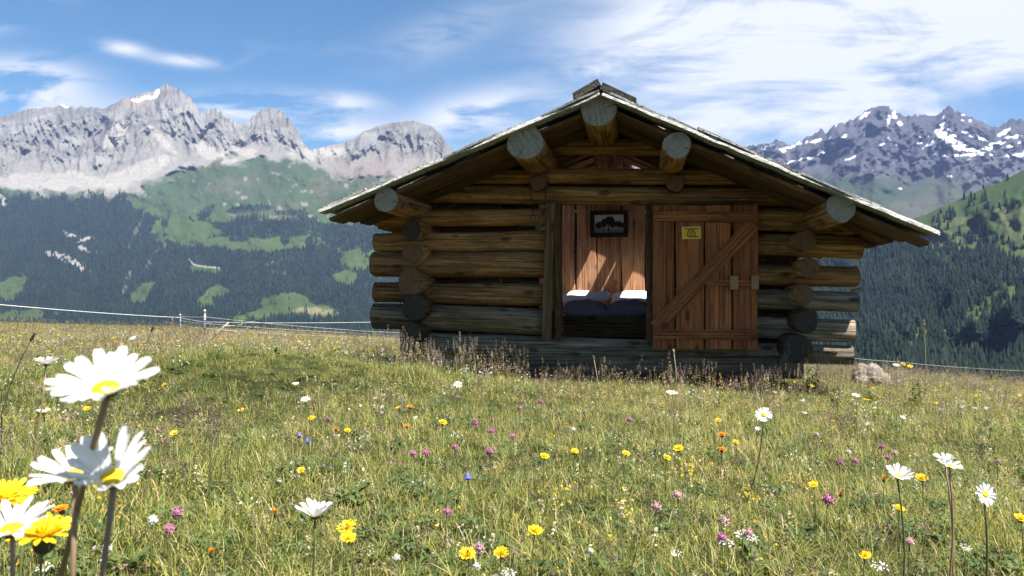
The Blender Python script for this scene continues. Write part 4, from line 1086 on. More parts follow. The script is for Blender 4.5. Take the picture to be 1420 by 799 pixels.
class Blades:
    def __init__(s): s.v=[]; s.f=[]; s.c=[]
    def blade(s, base, az, h, w_, lean, curl, col, seg=3, droop=1.0, tip=None):
        ca, sa = math.cos(az), math.sin(az); b0 = len(s.v)
        tw = random.uniform(-.6,.6)
        for i in range(seg+1):
            u = i/seg; ang = lean + curl*u*u
            if i == 0: x_, z_ = 0.0, 0.0
            else: x_ += math.sin(ang)*h/seg; z_ += math.cos(ang)*h/seg*droop
            px_ = base[0]+ca*x_; py_ = base[1]+sa*x_; pz_ = base[2]+z_
            ww = w_*(1-u**1.6*.95)/2 if i < seg else 0
            a2 = az+math.pi/2+tw*u
            if i < seg:
                s.v += [(px_-math.cos(a2)*ww, py_-math.sin(a2)*ww, pz_),(px_+math.cos(a2)*ww, py_+math.sin(a2)*ww, pz_)]
                s.c += [col]*2
            else:
                s.v.append((px_,py_,pz_)); s.c.append(tip or col)
        for i in range(seg-1):
            a = b0+i*2; s.f.append([a,a+1,a+3,a+2])
        a = b0+(seg-1)*2; s.f.append([a,a+1,a+2])
        return (px_,py_,pz_)
    def leaf(s, base, az, l, w_, el, col):
        """broad leaf folded along its midrib"""
        ca, sa = math.cos(az), math.sin(az); b0=len(s.v)
        for i,(u,ww) in enumerate(((0,.15),(.35,1),(.7,.8))):
            x_ = math.cos(el-u*.7)*l*u; z_ = math.sin(el-u*.7)*l*u
            cx_,cy__,cz_ = base[0]+ca*x_, base[1]+sa*x_, base[2]+z_
            for k_ in (-1,0,1): s.v.append((cx_-sa*k_*ww*w_/2, cy__+ca*k_*ww*w_/2, cz_+abs(k_)*w_*.12)); s.c.append(col)
        s.v.append((base[0]+ca*l*.95, base[1]+sa*l*.95, base[2]+math.sin(el-.7)*l)); s.c.append(col)
        for i in range(2):
            a=b0+i*3; s.f += [[a,a+1,a+4,a+3],[a+1,a+2,a+5,a+4]]
        a=b0+6; s.f += [[a,a+1,a+3],[a+1,a+2,a+3]]
    def blobs(s, c, r_, n, col, size):
        for _ in range(n):
            d = Vector((random.gauss(0,1),random.gauss(0,1),random.gauss(0,1))).normalized()
            p = Vector(c)+Vector((d.x*r_[0],d.y*r_[1],d.z*r_[2]))*random.uniform(.3,1); b0=len(s.v)
            a = Vector((random.gauss(0,1),random.gauss(0,1),random.gauss(0,1))).normalized()*size; b_ = a.cross(d).normalized()*size*.6
            s.v += [tuple(p+a),tuple(p+b_),tuple(p-a),tuple(p-b_)]; s.c += [col]*4; s.f.append([b0,b0+1,b0+2,b0+3])
    def mesh(s, name, mat):
        me = bpy.data.meshes.new(name); me.from_pydata(s.v,[],s.f); me.materials.append(mat)
        ca = me.color_attributes.new("col",'FLOAT_COLOR','POINT')
        rgba = np.ones((len(s.v),4),dtype=np.float32); rgba[:,:3] = np.array(s.c); ca.data.foreach_set("color", rgba.ravel()); me.update(); return me
def jit(c, a=.18): 
    k_ = random.uniform(1-a,1+a); return tuple(x*k_*random.uniform(.93,1.07) for x in c)
protos = []
src = bpy.data.collections.new('grass_sources')   # sources for the stuff below, not part of the scene
def proto(bl, name):
    o = bpy.data.objects.new('%02d_%s' % (len(protos), name), bl.mesh(name, MAT['blade'])); src.objects.link(o); protos.append(name)
def tuft(n, hlo, hhi, w_, rad, straw, lean=.5, stalks=0, panic=None):
    bl = Blades()
    for _ in range(n):
        r_ = rad*math.sqrt(random.random()); a = random.uniform(0,6.28)
        col = jit(random.choice(STRAW if random.random()<straw else GREEN)); h_ = random.uniform(hlo,hhi)
        bl.blade((math.cos(a)*r_,math.sin(a)*r_,-.01), random.uniform(0,6.28), h_, w_*random.uniform(.6,1.3), random.uniform(0,lean), random.uniform(.2,1.5), col)
    for _ in range(stalks):
        r_ = rad*math.sqrt(random.random()); a = random.uniform(0,6.28); h_ = random.uniform(hhi*1.2, hhi*2.1)
        col = jit(random.choice(STRAW+[(.14,.16,.06)]))
        tp = bl.blade((math.cos(a)*r_,math.sin(a)*r_,0), random.uniform(0,6.28), h_, .0016, random.uniform(0,.12), random.uniform(0,.35), col, seg=4)
        pc = jit(random.choice(panic or BROWN+STRAW))
        for k_ in range(5):
            u = k_/5; bl.blobs((tp[0],tp[1],tp[2]-h_*.2*u), (.006+.012*u,.006+.012*u,.012), 5, pc, .0035)
    return bl
for k_ in range(4): proto(tuft(46,.03,.085,.0022,.055,.2+.09*k_,1.15), 'turf')
for k_ in range(3): proto(tuft(34,.06,.125,.0024,.05,.22+.1*k_,.85), 'tuft')
for k_ in range(3): proto(tuft(18,.07,.13,.0030,.05,.35,.6,stalks=3), 'stalked')
# clover and broad leaves
for k_ in range(2):
    bl = Blades()
    for _ in range(16):
        r_ = .055*math.sqrt(random.random()); a = random.uniform(0,6.28); h_ = random.uniform(.02,.06); b_ = (math.cos(a)*r_,math.sin(a)*r_,h_)
        col = jit((.10,.145,.045)); a0 = random.uniform(0,6)
        for q_ in range(3): bl.leaf(b_, a0+q_*2.09, random.uniform(.012,.02), .012, .3, col)
    proto(bl, 'clover_leaves')
bl = Blades()
for _ in range(9): bl.leaf((random.uniform(-.02,.02),random.uniform(-.02,.02),0), random.uniform(0,6.28), random.uniform(.05,.11), random.uniform(.014,.026), random.uniform(.5,1.2), jit((.085,.13,.035)))
proto(bl, 'leaf_rosette')
# pale feathery panicles by the cabin
PALE = [(.34,.27,.22),(.40,.34,.28),(.28,.22,.17)]
for k_ in range(2): proto(tuft(8,.12,.22,.0035,.06,.3,.4,stalks=9,panic=PALE), 'panicle')
bl = Blades()    # leafy weeds along the wall
for _ in range(6):
    a = random.uniform(0,6.28); hh_ = random.uniform(.16,.3); bx_,by_ = random.uniform(-.06,.06),random.uniform(-.06,.06)
    bl.blade((bx_,by_,0), a, hh_, .004, .1, .2, (.07,.085,.03), seg=3)
    for q_ in range(11): bl.leaf((bx_,by_,hh_*(.2+.07*q_)), q_*2.4, random.uniform(.03,.055), .02, .3, jit((.085,.13,.03)))
proto(bl, 'weed')
bl = Blades()    # dull purple fescue heads
for _ in range(7):
    h_ = random.uniform(.14,.24); tp = bl.blade((random.uniform(-.06,.06),random.uniform(-.06,.06),0), random.uniform(0,6.28), h_, .0016, random.uniform(0,.15), .3, jit((.22,.2,.1)), seg=4)
    pc = jit((.24,.15,.14))
    for q_ in range(5): bl.blobs((tp[0],tp[1],tp[2]-.012*q_), (.005+.002*q_,.005+.002*q_,.008), 6, pc, .003)
proto(bl, 'purple_heads')
# freckles of tiny blossoms between the blades
for cols in ([(.75,.74,.68)], [(.60,.38,.42),(.5,.25,.33)], [(.72,.55,.08)], [(.42,.30,.27),(.33,.22,.2)]):
    bl = Blades()
    for _ in range(7):
        h_ = random.uniform(.05,.11); c_ = (random.gauss(0,.04),random.gauss(0,.04),h_)
        bl.blobs(c_, (.004,.004,.004), 7, jit(random.choice(cols),.15), .0032); bl.blade((c_[0],c_[1],0), 0, h_, .0014, .02, .05, (.15,.17,.06))
    proto(bl, 'freckle')
for _ in range(2):   # long arching blades
    bl = Blades()
    for _ in range(5): bl.blade((random.gauss(0,.02),random.gauss(0,.02),0), random.uniform(0,6.28), random.uniform(.16,.24), .003, random.uniform(.1,.6), random.uniform(.6,1.6), jit(random.choice(GREEN[:2])), seg=5)
    proto(bl, 'long_blades')
PI_ = {n: [i for i, p in enumerate(protos) if p == n] for n in set(protos)}
def pick(names, n):
    ids = []; ws = []
    for nm, wt in names:
        for i in PI_[nm]: ids.append(i); ws.append(wt/len(PI_[nm]))
    ws = np.array(ws)/sum(ws); return rng.choice(ids, n, p=ws)
pts = []; idxs = []; scl = []
hx0, hx1 = xl-.15, xr+.15
def cabin_local(x, y):
    dx = x-HO.x; dy = y-HO.y; return dx*HU.x+dy*HU.y, dx*HV.x+dy*HV.y
def sow(d0, d1, dens, names, s0, s1, wide=0.86, maskfn=None):
    EX = 1.3; area = wide*(d1*d1-d0*d0) + 2*EX*(d1-d0); n = int(area*dens)
    yy_ = np.linspace(d0, d1, 400); cdf = wide*yy_*yy_ + 2*EX*yy_; y = np.interp(rng.uniform(cdf[0], cdf[-1], n), cdf, yy_); x = rng.uniform(-1, 1, n)*(wide*y + EX)
    lx, ly = cabin_local(x, y); keep = ~((lx > hx0) & (lx < hx1) & (ly > .05) & (ly < DEP+.2))
    if maskfn is not None: keep &= rng.uniform(0,1,n) < maskfn(x, y)
    x, y = x[keep], y[keep]; n = len(x)
    ii = pick(names,n); pn = np.clip((fbm(x*.9+11,y*.9,4,88)-.5)*2.2+.45+.09*np.clip(x,-2,4),0,.999)
    for nm in ('turf','tuft','stalked'):
        ids = np.array(PI_[nm]); mk = np.isin(ii, ids); jj = np.clip(pn + rng.normal(0,.22,n),0,.999); ii = np.where(mk, ids[(jj*len(ids)).astype(int)], ii)
    hp_ = .75+.55*np.clip((fbm(x*1.7+2,y*1.7,3,66)-.5)*2+.5,0,1)
    pts.append(np.stack([x,y,ground_z(x,y)-.004],-1)); idxs.append(ii); scl.append(rng.uniform(s0,s1,n)*hp_)
mixA = [('turf',3.2),('tuft',3.4),('stalked',.4),('clover_leaves',.5),('leaf_rosette',.2),('purple_heads',.03)]
patch = lambda x,y: sstep(.42,.58,fbm(x*1.1+4,y*1.1,3,77))
sow(-.2,.42,500,mixA,.4,.6,wide=.3); sow(.42,1.1,1000,mixA,.45,.8); sow(1.1,2.4,760,mixA,.5,.85); sow(2.4,4.5,440,mixA,.55,.9); sow(4.5,9,230,mixA,.6,.95); sow(9,26,85,[('turf',3),('tuft',3),('stalked',.8),('purple_heads',.2)],.7,1.1)
sow(.9,3,26,[('freckle',1)],.6,1.0); sow(3,9,20,[('freckle',1)],.8,1.4); sow(8,22,26,[('freckle',1)],.9,1.5); sow(.6,6,13,[('long_blades',1)],.55,.9)
sow(1.5,9,14,[('purple_heads',1),('stalked',1)],.7,1.0,maskfn=patch)
def near_front(x, y):
    lx, ly = cabin_local(x,y)
    m_ = sstep(-1.75,-1.1,ly)*sstep(-.1,-.5,ly)*(np.exp(-((lx+1.35)/.55)**2) + .85*np.exp(-((lx-1.95)/.7)**2) + .05)*(lx > -2.3)*(lx < 3.1)
    return np.clip(m_,0,1)
sow(5.2,9,48,[('panicle',3.2),('weed',.35),('stalked',.9)],.5,.85,maskfn=near_front)
sow(7,13,8,[('panicle',1.2),('weed',.6),('stalked',2)],.4,.62,maskfn=lambda x,y: 1.0*(x>3.0))
P = np.concatenate(pts); I = np.concatenate(idxs).astype(np.int32); S = np.concatenate(scl).astype(np.float32)
print("tufts", len(P))
rotz = rng.uniform(0,6.283,len(P)); tl = rng.normal(0,.10,(len(P),2))
RT = np.stack([tl[:,0],tl[:,1],rotz],-1).astype(np.float32)
def gn_scatter(name, P, I, S, RT, coll):
    me = bpy.data.meshes.new(name); me.vertices.add(len(P)); me.vertices.foreach_set("co", P.astype(np.float32).ravel())
    for nm, ty, arr, key in (("pick",'INT',I,"value"),("size",'FLOAT',S,"value"),("turn",'FLOAT_VECTOR',RT,"vector")):
        a = me.attributes.new(nm, ty, 'POINT'); a.data.foreach_set(key, arr.ravel())
    me.update(); o = link(name, me)
    g = bpy.data.node_groups.new(name,'GeometryNodeTree')
    g.interface.new_socket("Geometry", in_out='INPUT', socket_type='NodeSocketGeometry'); g.interface.new_socket("Geometry", in_out='OUTPUT', socket_type='NodeSocketGeometry')
    gi = g.nodes.new("NodeGroupInput"); go = g.nodes.new("NodeGroupOutput"); ip = g.nodes.new("GeometryNodeInstanceOnPoints"); ci = g.nodes.new("GeometryNodeCollectionInfo")
    ci.inputs["Collection"].default_value = coll; ci.inputs["Separate Children"].default_value = True; ci.inputs["Reset Children"].default_value = True
    def attr(nm, ty):
        n = g.nodes.new("GeometryNodeInputNamedAttribute"); n.data_type = ty; n.inputs[0].default_value = nm; return n.outputs[0]
    g.links.new(gi.outputs[0], ip.inputs["Points"]); g.links.new(ci.outputs[0], ip.inputs["Instance"]); ip.inputs["Pick Instance"].default_value = True
    g.links.new(attr("pick",'INT'), ip.inputs["Instance Index"]); g.links.new(attr("size",'FLOAT'), ip.inputs["Scale"])
    er = g.nodes.new("FunctionNodeEulerToRotation"); g.links.new(attr("turn",'FLOAT_VECTOR'), er.inputs[0]); g.links.new(er.outputs[0], ip.inputs["Rotation"])
    g.links.new(ip.outputs[0], go.inputs[0])
    md = o.modifiers.new("scatter",'NODES'); md.node_group = g; o['kind'] = 'stuff'; return o
gn_scatter('meadow_grass', P, I, S, RT, src)
# ================================================================== FLOWERS
def petal_mat(name, col, tr=.3, var=.06):
    m = bpy.data.materials.new(name); m.use_nodes = True; t = m.node_tree; t.nodes.clear()
    o = N(t,"ShaderNodeOutputMaterial"); d = N(t,"ShaderNodeBsdfPrincipled"); tl = N(t,"ShaderNodeBsdfTranslucent"); mx = N(t,"ShaderNodeMixShader")
    c_ = N(t,"ShaderNodeTexCoord"); nz = noise(t, c_.outputs["Object"], 300, 3, .6); oi = N(t,"ShaderNodeObjectInfo")
    cc_ = mix(t, nz, tuple(x*(1-var) for x in col), tuple(min(1,x*(1+var)) for x in col))
    hv = N(t,"ShaderNodeHueSaturation"); L(t, cc_, hv.inputs["Color"]); L(t, M(t,'MULTIPLY_ADD',oi.outputs["Random"],.3,.8), hv.inputs["Value"])
    L(t, hv.outputs[0], d.inputs["Base Color"]); L(t, hv.outputs[0], tl.inputs[0]); d.inputs["Roughness"].default_value=.6; d.inputs["Specular IOR Level"].default_value=.2
    mx.inputs[0].default_value=tr; L(t,d.outputs[0],mx.inputs[1]); L(t,tl.outputs[0],mx.inputs[2]); L(t,mx.outputs[0],o.inputs[0]); return m
m_white = petal_mat('daisy_petal_white', (.82,.82,.80), .35, .03)
m_disc = petal_mat('daisy_disc_yellow', (.72,.48,.012), .05, .35)
m_yel = petal_mat('hawkbit_yellow', (.80,.56,.015), .2)
m_ora = petal_mat('hawkbit_orange', (.78,.27,.012), .2)
m_lem = petal_mat('bedstraw_yellow', (.66,.58,.06), .2)
m_pink = petal_mat('clover_pink', (.46,.19,.29), .2, .25)
m_pale = petal_mat('clover_pale_pink', (.58,.36,.36), .2, .25)
m_blue = petal_mat('bellflower_blue', (.16,.17,.62), .25)
m_wht2 = petal_mat('white_umbel', (.72,.71,.66), .2, .1)
m_stem = plain('stem_green', (.11,.13,.04), .7); m_stemb = plain('stem_brown', (.27,.18,.11), .75); m_cal = plain('calyx_dark', (.05,.055,.025), .8)

def petal_mesh(l, w_, mat, seed, curl=.25, name='petal'):
    rs = random.Random(seed); v=[]; f=[]
    st = [(0,.22),(.25,.62),(.55,.95),(.82,.98),(.96,.6)]; tw = rs.uniform(-.12,.12)
    for u, ww in st:
        x_ = l*u; z_ = l*curl*(u-.5*u*u)*.6 - l*.10*u*u*rs.uniform(.3,1.4)
        for k_ in (-1,-.35,.35,1):
            nz = -.10*w_*(1 if abs(k_)<.5 else 0) + .03*w_*rs.uniform(-1,1)
            v.append((x_ + (.02*l if abs(k_)<.5 and u>.9 else 0), k_*ww*w_/2, z_ + nz + abs(k_)*w_*.08 + tw*k_*w_*u))
    for i in range(4):
        for k_ in range(3):
            a=i*4+k_; f.append([a,a+1,a+5,a+4])
    me = bpy.data.meshes.new(name); me.from_pydata(v,[],f); me.materials.append(mat); me.polygons.foreach_set("use_smooth",np.ones(len(f),dtype=bool)); me.update(); return me
def dome_mesh(r_, h_, mat, seed=1, name='flower_centre'):
    bm = bmesh.new(); bmesh.ops.create_icosphere(bm, subdivisions=3, radius=1)
    rs = random.Random(seed)
    for q_ in bm.verts:
        k_ = 1+.05*rs.uniform(-1,1); z_ = q_.co.z; q_.co = Vector((q_.co.x*r_*k_, q_.co.y*r_*k_, (z_*h_ if z_>0 else z_*h_*.8)*k_))
    me = bpy.data.meshes.new(name); bm.to_mesh(me); bm.free(); me.materials.append(mat); me.polygons.foreach_set("use_smooth",np.ones(len(me.polygons),dtype=bool)); return me
PETALS = [petal_mesh(1.0, .25, m_white, s_, .3) for s_ in range(6)]
DISC = dome_mesh(1.0, .45, m_disc, 3)
CUP = dome_mesh(1.0, .55, m_cal, 4, 'calyx')
def join_meshes(name, items):
    """items: (mesh, matrix) -> one mesh, keeping materials"""
    bm = bmesh.new(); mats=[]
    for me, mt in items:
        n0 = len(bm.verts); f0 = len(bm.faces); bm.from_mesh(me); bm.verts.ensure_lookup_table(); bm.faces.ensure_lookup_table()
        for q_ in bm.verts[n0:]: q_.co = mt @ q_.co
        mi_ = []
        for mm in me.materials:
            if mm not in mats: mats.append(mm)
            mi_.append(mats.index(mm))
        for fc in bm.faces[f0:]: fc.material_index = mi_[fc.material_index]
    me = bpy.data.meshes.new(name); bm.to_mesh(me); bm.free()
    for mm in mats: me.materials.append(mm)
    return me
def rays(n, r0, l, mats, el, seed, layers=1):
    rs = random.Random(seed); it=[]
    for ly_ in range(layers):
        for i in range(n):
            az = 2*math.pi*(i+.5*ly_)/n + rs.uniform(-.08,.08); e_ = el + ly_*.35 + rs.uniform(-.1,.1)
            ll = l*(1-.25*ly_)*rs.uniform(.88,1.08)
            it.append((rs.choice(mats), Matrix.Rotation(az,4,'Z') @ Matrix.Translation((r0*(1-.3*ly_),0,0)) @ Matrix.Rotation(-e_,4,'Y') @ Matrix.Rotation(rs.uniform(-.25,.25),4,'X') @ Matrix.Scale(ll,4)))
    return it
def stem_pts(top, base, bow):
    a, b_ = Vector(base), Vector(top); pts_ = []
    for i in range(7):
        u = i/6; q_ = a.lerp(b_, u); q_ += Vector(bow)*math.sin(u*math.pi); pts_.append(q_)
    return pts_
def head_frame(t_deg, yaw_deg=0, spin=0):
    """head tipped t degrees towards the viewer's side of the meadow, then turned"""
    return Matrix.Rotation(R(yaw_deg),4,'Z') @ Matrix.Rotation(R(t_deg),4,'X') @ Matrix.Rotation(spin,4,'Z')
def daisy(px, py, Y, span, tilt, el, label, yaw=0, lean=(0,0), npet=20, stem='b', r_=None, stem_r=.0014, single=True, bow=(.01,0,0), fallen=()):
    """span: flower width in metres"""
    head = Vector(at(px, py, Y)); bx_, by_ = head.x+lean[0], head.y+lean[1]
    base = Vector((bx_, by_, gz(bx_, by_)))
    o = empty('daisy', base); tag(o, label, 'daisy', 'white daisies in the meadow')
    hd = head - base; fr = Matrix.Translation(hd) @ head_frame(tilt, yaw, random.uniform(0,6))
    rd = span*.135; pl_ = span/2 - rd*.75
    cs = math.cos(R(el)); pl_ = pl_/max(.75,cs)
    rs = random.Random(int(px*7+py)); it = []
    for i in range(npet):
        if i in fallen: continue
        az = 2*math.pi*i/npet + rs.uniform(-.07,.07); e_ = R(el)+rs.uniform(-.16,.16)
        mt = fr @ Matrix.Rotation(az,4,'Z') @ Matrix.Translation((rd*.7,0,-rd*.1)) @ Matrix.Rotation(-e_,4,'Y') @ Matrix.Rotation(rs.uniform(-.3,.3),4,'X') @ Matrix.Scale(pl_*rs.uniform(.85,1.06),4)
        it.append((rs.choice(PETALS), mt))
    if single:
        for me, mt in it: link('petal', me, o, mat4=mt)
    else: link('petals', join_meshes('petals', it), o)
    link('flower_centre', DISC, o, mat4=fr @ Matrix.Translation((0,0,rd*.05)) @ Matrix.Scale(rd,4))
    link('calyx', CUP, o, mat4=fr @ Matrix.Translation((0,0,-rd*.28)) @ Matrix.Scale(rd*.85,4))
    mb = MB(); sp_ = stem_pts(hd + fr.to_3x3() @ Vector((0,0,-rd*.5)), (0,0,-.01), bow); mb.tube(sp_, [stem_r*1.15]*5+[stem_r*.95,stem_r*1.1], 7)
    link('stem', mb.mesh('stem', [m_stemb if stem=='b' else m_stem], True), o)
    return o
daisy(147,540,.36,.047,22,25,'largest white daisy, topmost of the close blurred ones, with a bright yellow centre', 4, (-.267,.36), 20, stem_r=.0016, bow=(-.004,0,0))
daisy(157,664,.385,.0435,32,42,'big close white daisy with raised petals and wide yellow centre, below the largest one', 10, (-.073,.05), 18, stem_r=.0015, bow=(.002,0,0), fallen=(3,11))
daisy(103,660,.42,.043,22,30,'big close white daisy overlapped by its neighbour, petals swept up and centre hidden', -14, (-.044,.05), 18, stem_r=.0015, bow=(.002,0,0), fallen=(7,))
daisy(16,735,.48,.050,14,24,'big close white daisy cut off by the picture corner, above the shaggy yellow hawkbits', 0, (-.01,.01), 21, stem_r=.0014, bow=(.002,0,0))
daisy(64,505,1.35,.042,0,34,'small white daisy on a long dark leaning stem, above and behind the largest daisy', 0, (-.07,.0), 18, stem_r=.0015, bow=(.012,0,0))
daisy(437,716,.93,.046,-4,40,'half-open white daisy seen from the side, standing alone on the near turf', 0, (-.02,.02), 18, stem='g', bow=(.004,0,0))
daisy(1317,647,1.15,.036,12,20,'tall twin-headed white daisy on a thick stem, upper one of the sunny-side trio', 20, (.0,.02), 17, stem_r=.0014)
daisy(1310,639,1.17,.034,-5,32,'white daisy pressed against the tall twin-headed stem, behind the other head', -20, (.006,.0), 16, stem_r=.0012)
daisy(1245,662,1.1,.038,22,38,'white daisy with upright petals standing between two orange buds', 0, (.01,.02), 17, stem='g')
daisy(1366,686,1.02,.032,66,8,'round white daisy facing outward with full yellow centre, lowest of the sunny-side trio', 15, (.005,.03), 19, stem='g')
daisy(1059,576,1.9,.042,60,6,'lone white daisy facing outward in the mid meadow below the latch side of the door', -10, (-.03,.05), 19, stem='g', single=False)
daisy(932,545,3.0,.05,12,2,'flat white daisy right in front of the cabin door', 0, (0,.02), 16, stem='g', single=False)
daisy(60,572,1.5,.030,5,20,'small white daisy in the turf between the leaning stem and the largest daisy', 0, (0,.02), 14, stem='g', single=False)
daisy(424,555,2.6,.036,25,15,'small white daisy in mid meadow, lower of a pair towards the fence', 0, (0,.03), 14, stem='g', single=False)
daisy(410,533,3.4,.034,20,10,'small white daisy in mid meadow, upper of a pair towards the fence', 0, (0,.03), 14, stem='g', single=False)
daisy(1243,507,7.0,.07,20,10,'white daisy beside the boulder next to two yellow flowers', 0, (0,.03), 14, stem='g', single=False)
daisy(1187,549,3.2,.04,20,10,'small flat white daisy below the boulder', 0, (0,.03), 14, stem='g', single=False)
daisy(635,534,3.8,.05,40,10,'small white daisy in front of the cabin sill below the door post', 0, (0,.03), 14, stem='g', single=False)

# yellow and orange composites
YRAY = {'y':[petal_mesh(1,.20,m_yel,s_,.2,'ray') for s_ in range(3)], 'o':[petal_mesh(1,.22,m_ora,s_,.2,'ray') for s_ in range(3)]}
HAWK = {k: [join_meshes('florets', rays(20,.12,.95,YRAY[k],.25,s_,1)+rays(14,.08,.75,YRAY[k],.75,s_+9,1)+rays(8,.03,.5,YRAY[k],1.2,s_+5,1)) for s_ in range(3)] for k in 'yo'}
HALF = {k: [join_meshes('florets', rays(14,.1,.95,YRAY[k],1.15,s_,1)+rays(9,.05,.9,YRAY[k],1.4,s_+9,1)) for s_ in range(2)] for k in 'yo'}
mb = MB(); mb.tube([(0,0,0),(.02,0,.35),(.01,.01,.7),(0,0,1)], [1,1,.9,.9], 5)
STEM = {}
def stem_mesh(h_, r_, mat, seed):
    key = (round(h_,2), mat.name, seed % 3)
    if key not in STEM:
        rs = random.Random(seed); b_ = rs.uniform(-.06,.06)*h_
        mb = MB(); mb.tube([(0,0,-.01),(b_,0,h_*.35),(b_*.8,b_*.4,h_*.7),(0,0,h_)], [r_*1.1,r_,r_*.9,r_*.9], 5); STEM[key] = mb.mesh('stem',[mat],True)
    return STEM[key]
def headed(name, cat, group, px, py, label, headname, mesh, size, h_, tilt=15, yaw=0, stem=None, r_=.0011, cup=None, Y=None, leaves=False):
    if Y is None:
        p = ground_at(px, py, h_)
    else:
        x_ = (px-710)/F*Y; p = Vector((x_, Y, gz(x_,Y))); h_ = CZ+(400-py)/F*Y-p.z
    o = empty(name, p); tag(o, label, cat, group)
    fr = Matrix.Translation((0,0,h_)) @ head_frame(tilt, yaw, random.uniform(0,6))
    link(headname, mesh, o, mat4=fr @ Matrix.Scale(size/2,4))
    if cup: link('calyx', CUP, o, mat4=fr @ Matrix.Translation((0,0,-size*.16)) @ Matrix.Diagonal((size*.17,size*.17,size*.34,1)))
    link('stem', stem_mesh(h_, r_, stem or m_stem, int(px)), o)
    return o
GY = 'yellow hawkbits in the meadow'; GOR = 'orange hawkbits in the meadow'
def hawk(px, py, label, size=.026, h_=.10, col='y', half=False, tilt=25, Y=None, cup=True):
    nm = 'yellow_hawkbit' if col=='y' else 'orange_hawkbit'
    headed(nm, 'hawkbit', GY if col=='y' else GOR, px, py, label, 'florets', random.choice((HALF if half else HAWK)[col]), size, h_, tilt, random.uniform(-40,40), m_stem, .0012, cup, Y)
hawk(8,693,'shaggy bright yellow hawkbit at the picture edge above the cut-off daisy',.04,0,Y=.62)
hawk(36,686,'small deep yellow hawkbit just beside the shaggy one above the cut-off daisy',.022,0,Y=.72)
hawk(60,744,'largest shaggy yellow hawkbit with a dark calyx, below the cut-off daisy petals',.042,0,Y=.55,tilt=12)
for a in [(121,568,'yellow hawkbit in the turf close under the tip of the largest daisy'),(228,535,'yellow hawkbit touching the petal tips of the largest daisy'),(334,570,'single yellow hawkbit in open turf between largest daisy and the half-open one'),(242,602,'flat yellow hawkbit beside a pink clover below the largest daisy',.024),(432,581,'yellow hawkbit next to a pink clover and two blue bells'),(482,598,'dull small yellow hawkbit a step from the two blue bells',.02),(552,567,'smaller of two yellow hawkbits standing side by side below the door post',.024),(614,587,'bright yellow hawkbit apart from a row of pink clovers',.03),(481,733,'ragged yellow hawkbit close to the half-open daisy, upper of two',.03),(483,747,'ragged yellow hawkbit close to the half-open daisy, lower of two',.024),(648,770,'yellow hawkbit beside the tall reddish clover bud',.024),(418,653,'pale yellow hawkbit above the half-open daisy',.02),
 (755,634,'yellow hawkbit hanging below a greenish bud in the mid turf',.024),(797,627,'flat lemon yellow hawkbit in the mid turf below the bed',.022),(868,630,'small yellow hawkbit in mid turf between two clumps of pink',.022),(996,584,'yellow hawkbit tilted sideways above two orange hawkbits',.026),(1020,614,'yellow hawkbit close beside two orange hawkbits',.022),(941,623,'upper deep yellow hawkbit beside the bedstraw clump',.03),(925,636,'lower deep yellow hawkbit beside the bedstraw clump',.024),(742,737,'yellow hawkbit among broad leaves on the near turf',.024),(695,768,'yellow hawkbit at the bottom near the broad leaf rosette',.022),(1247,706,'flat lemon yellow hawkbit below the daisy with upright petals',.02),(1128,673,'round yellow hawkbit head left of the bright pink clover',.02),(1199,773,'greenish yellow hawkbit bud at the bottom near a white umbel',.018),(1416,721,'yellow hawkbit cut by the edge below the round outward-facing daisy',.026),(1278,664,'large golden hawkbit with dark calyx beside the daisy with upright petals',.028)]:
    hawk(*a)
hawk(1252,506,'yellow flower beside the boulder, closer to the white daisy',.05,0,Y=7.1); hawk(1262,509,'yellow flower beside the boulder, farther from the white daisy',.05,0,Y=6.9)
for a in [(568,565,'orange hawkbit beside a smaller yellow one below the door post',.028),(466,596,'orange hawkbit below the blue bells and pink clover',.022),(564,592,'orange hawkbit in front of the pair of side-by-side hawkbits',.022),(382,714,'half-closed orange hawkbit on a dark stalk beside the half-open daisy',.02),(1001,604,'upper one of two orange hawkbits above the bedstraw clump',.03),(1001,625,'lower one of two orange hawkbits near the bedstraw clump',.028),(1226,666,'orange hawkbit bud on a thick dark stalk beside the upright-petalled daisy',.022),(1166,686,'half-open orange hawkbit touching the bright pink clover',.018),(85,708,'orange hawkbit behind the big yellow hawkbits',.026),(293,769,'half-closed orange hawkbit at the bottom between the big daisies and the half-open one',.016)]:
    hawk(a[0],a[1],a[2],a[3] if len(a)>3 else .024,col='o',half=a[0] in (382,1226,1166,293),tilt=10)
# clovers
def ball_of(mats, n, seed, l=.55):
    rs = random.Random(seed); it=[]
    for i in range(n):
        z_ = 1-1.75*(i+.5)/n; az = i*2.39996; el_ = math.asin(max(-1,min(1,z_)))
        it.append((rs.choice(mats), Matrix.Rotation(az,4,'Z') @ Matrix.Rotation(-el_+rs.uniform(-.2,.2)-.25*0,4,'Y') @ Matrix.Translation((.35,0,0)) @ Matrix.Rotation(rs.uniform(0,3),4,'X') @ Matrix.Scale(l*rs.uniform(.9,1.25),4)))
    return it
CL = {k: join_meshes('flower_head', ball_of([petal_mesh(1,.36,mm,s_,.1,'floret') for s_ in range(2)], 60, 3) + [(dome_mesh(.62,.62,mm,2), Matrix.Identity(4))]) for k, mm in (('p',m_pink),('l',m_pale),('w',m_wht2))}
def clover(px, py, label, size=.022, h_=.09, k='p', Y=None):
    o = headed('pink_clover' if k=='p' else ('pale_clover' if k=='l' else 'white_clover'), 'clover', {'p':'pink clovers in the meadow','l':'faded clovers in the meadow','w':'white clover heads in the meadow'}[k], px, py, label, 'flower_head', CL[k], size, h_, random.uniform(-15,25), 0, m_stem, .0011, None, Y)
    return o
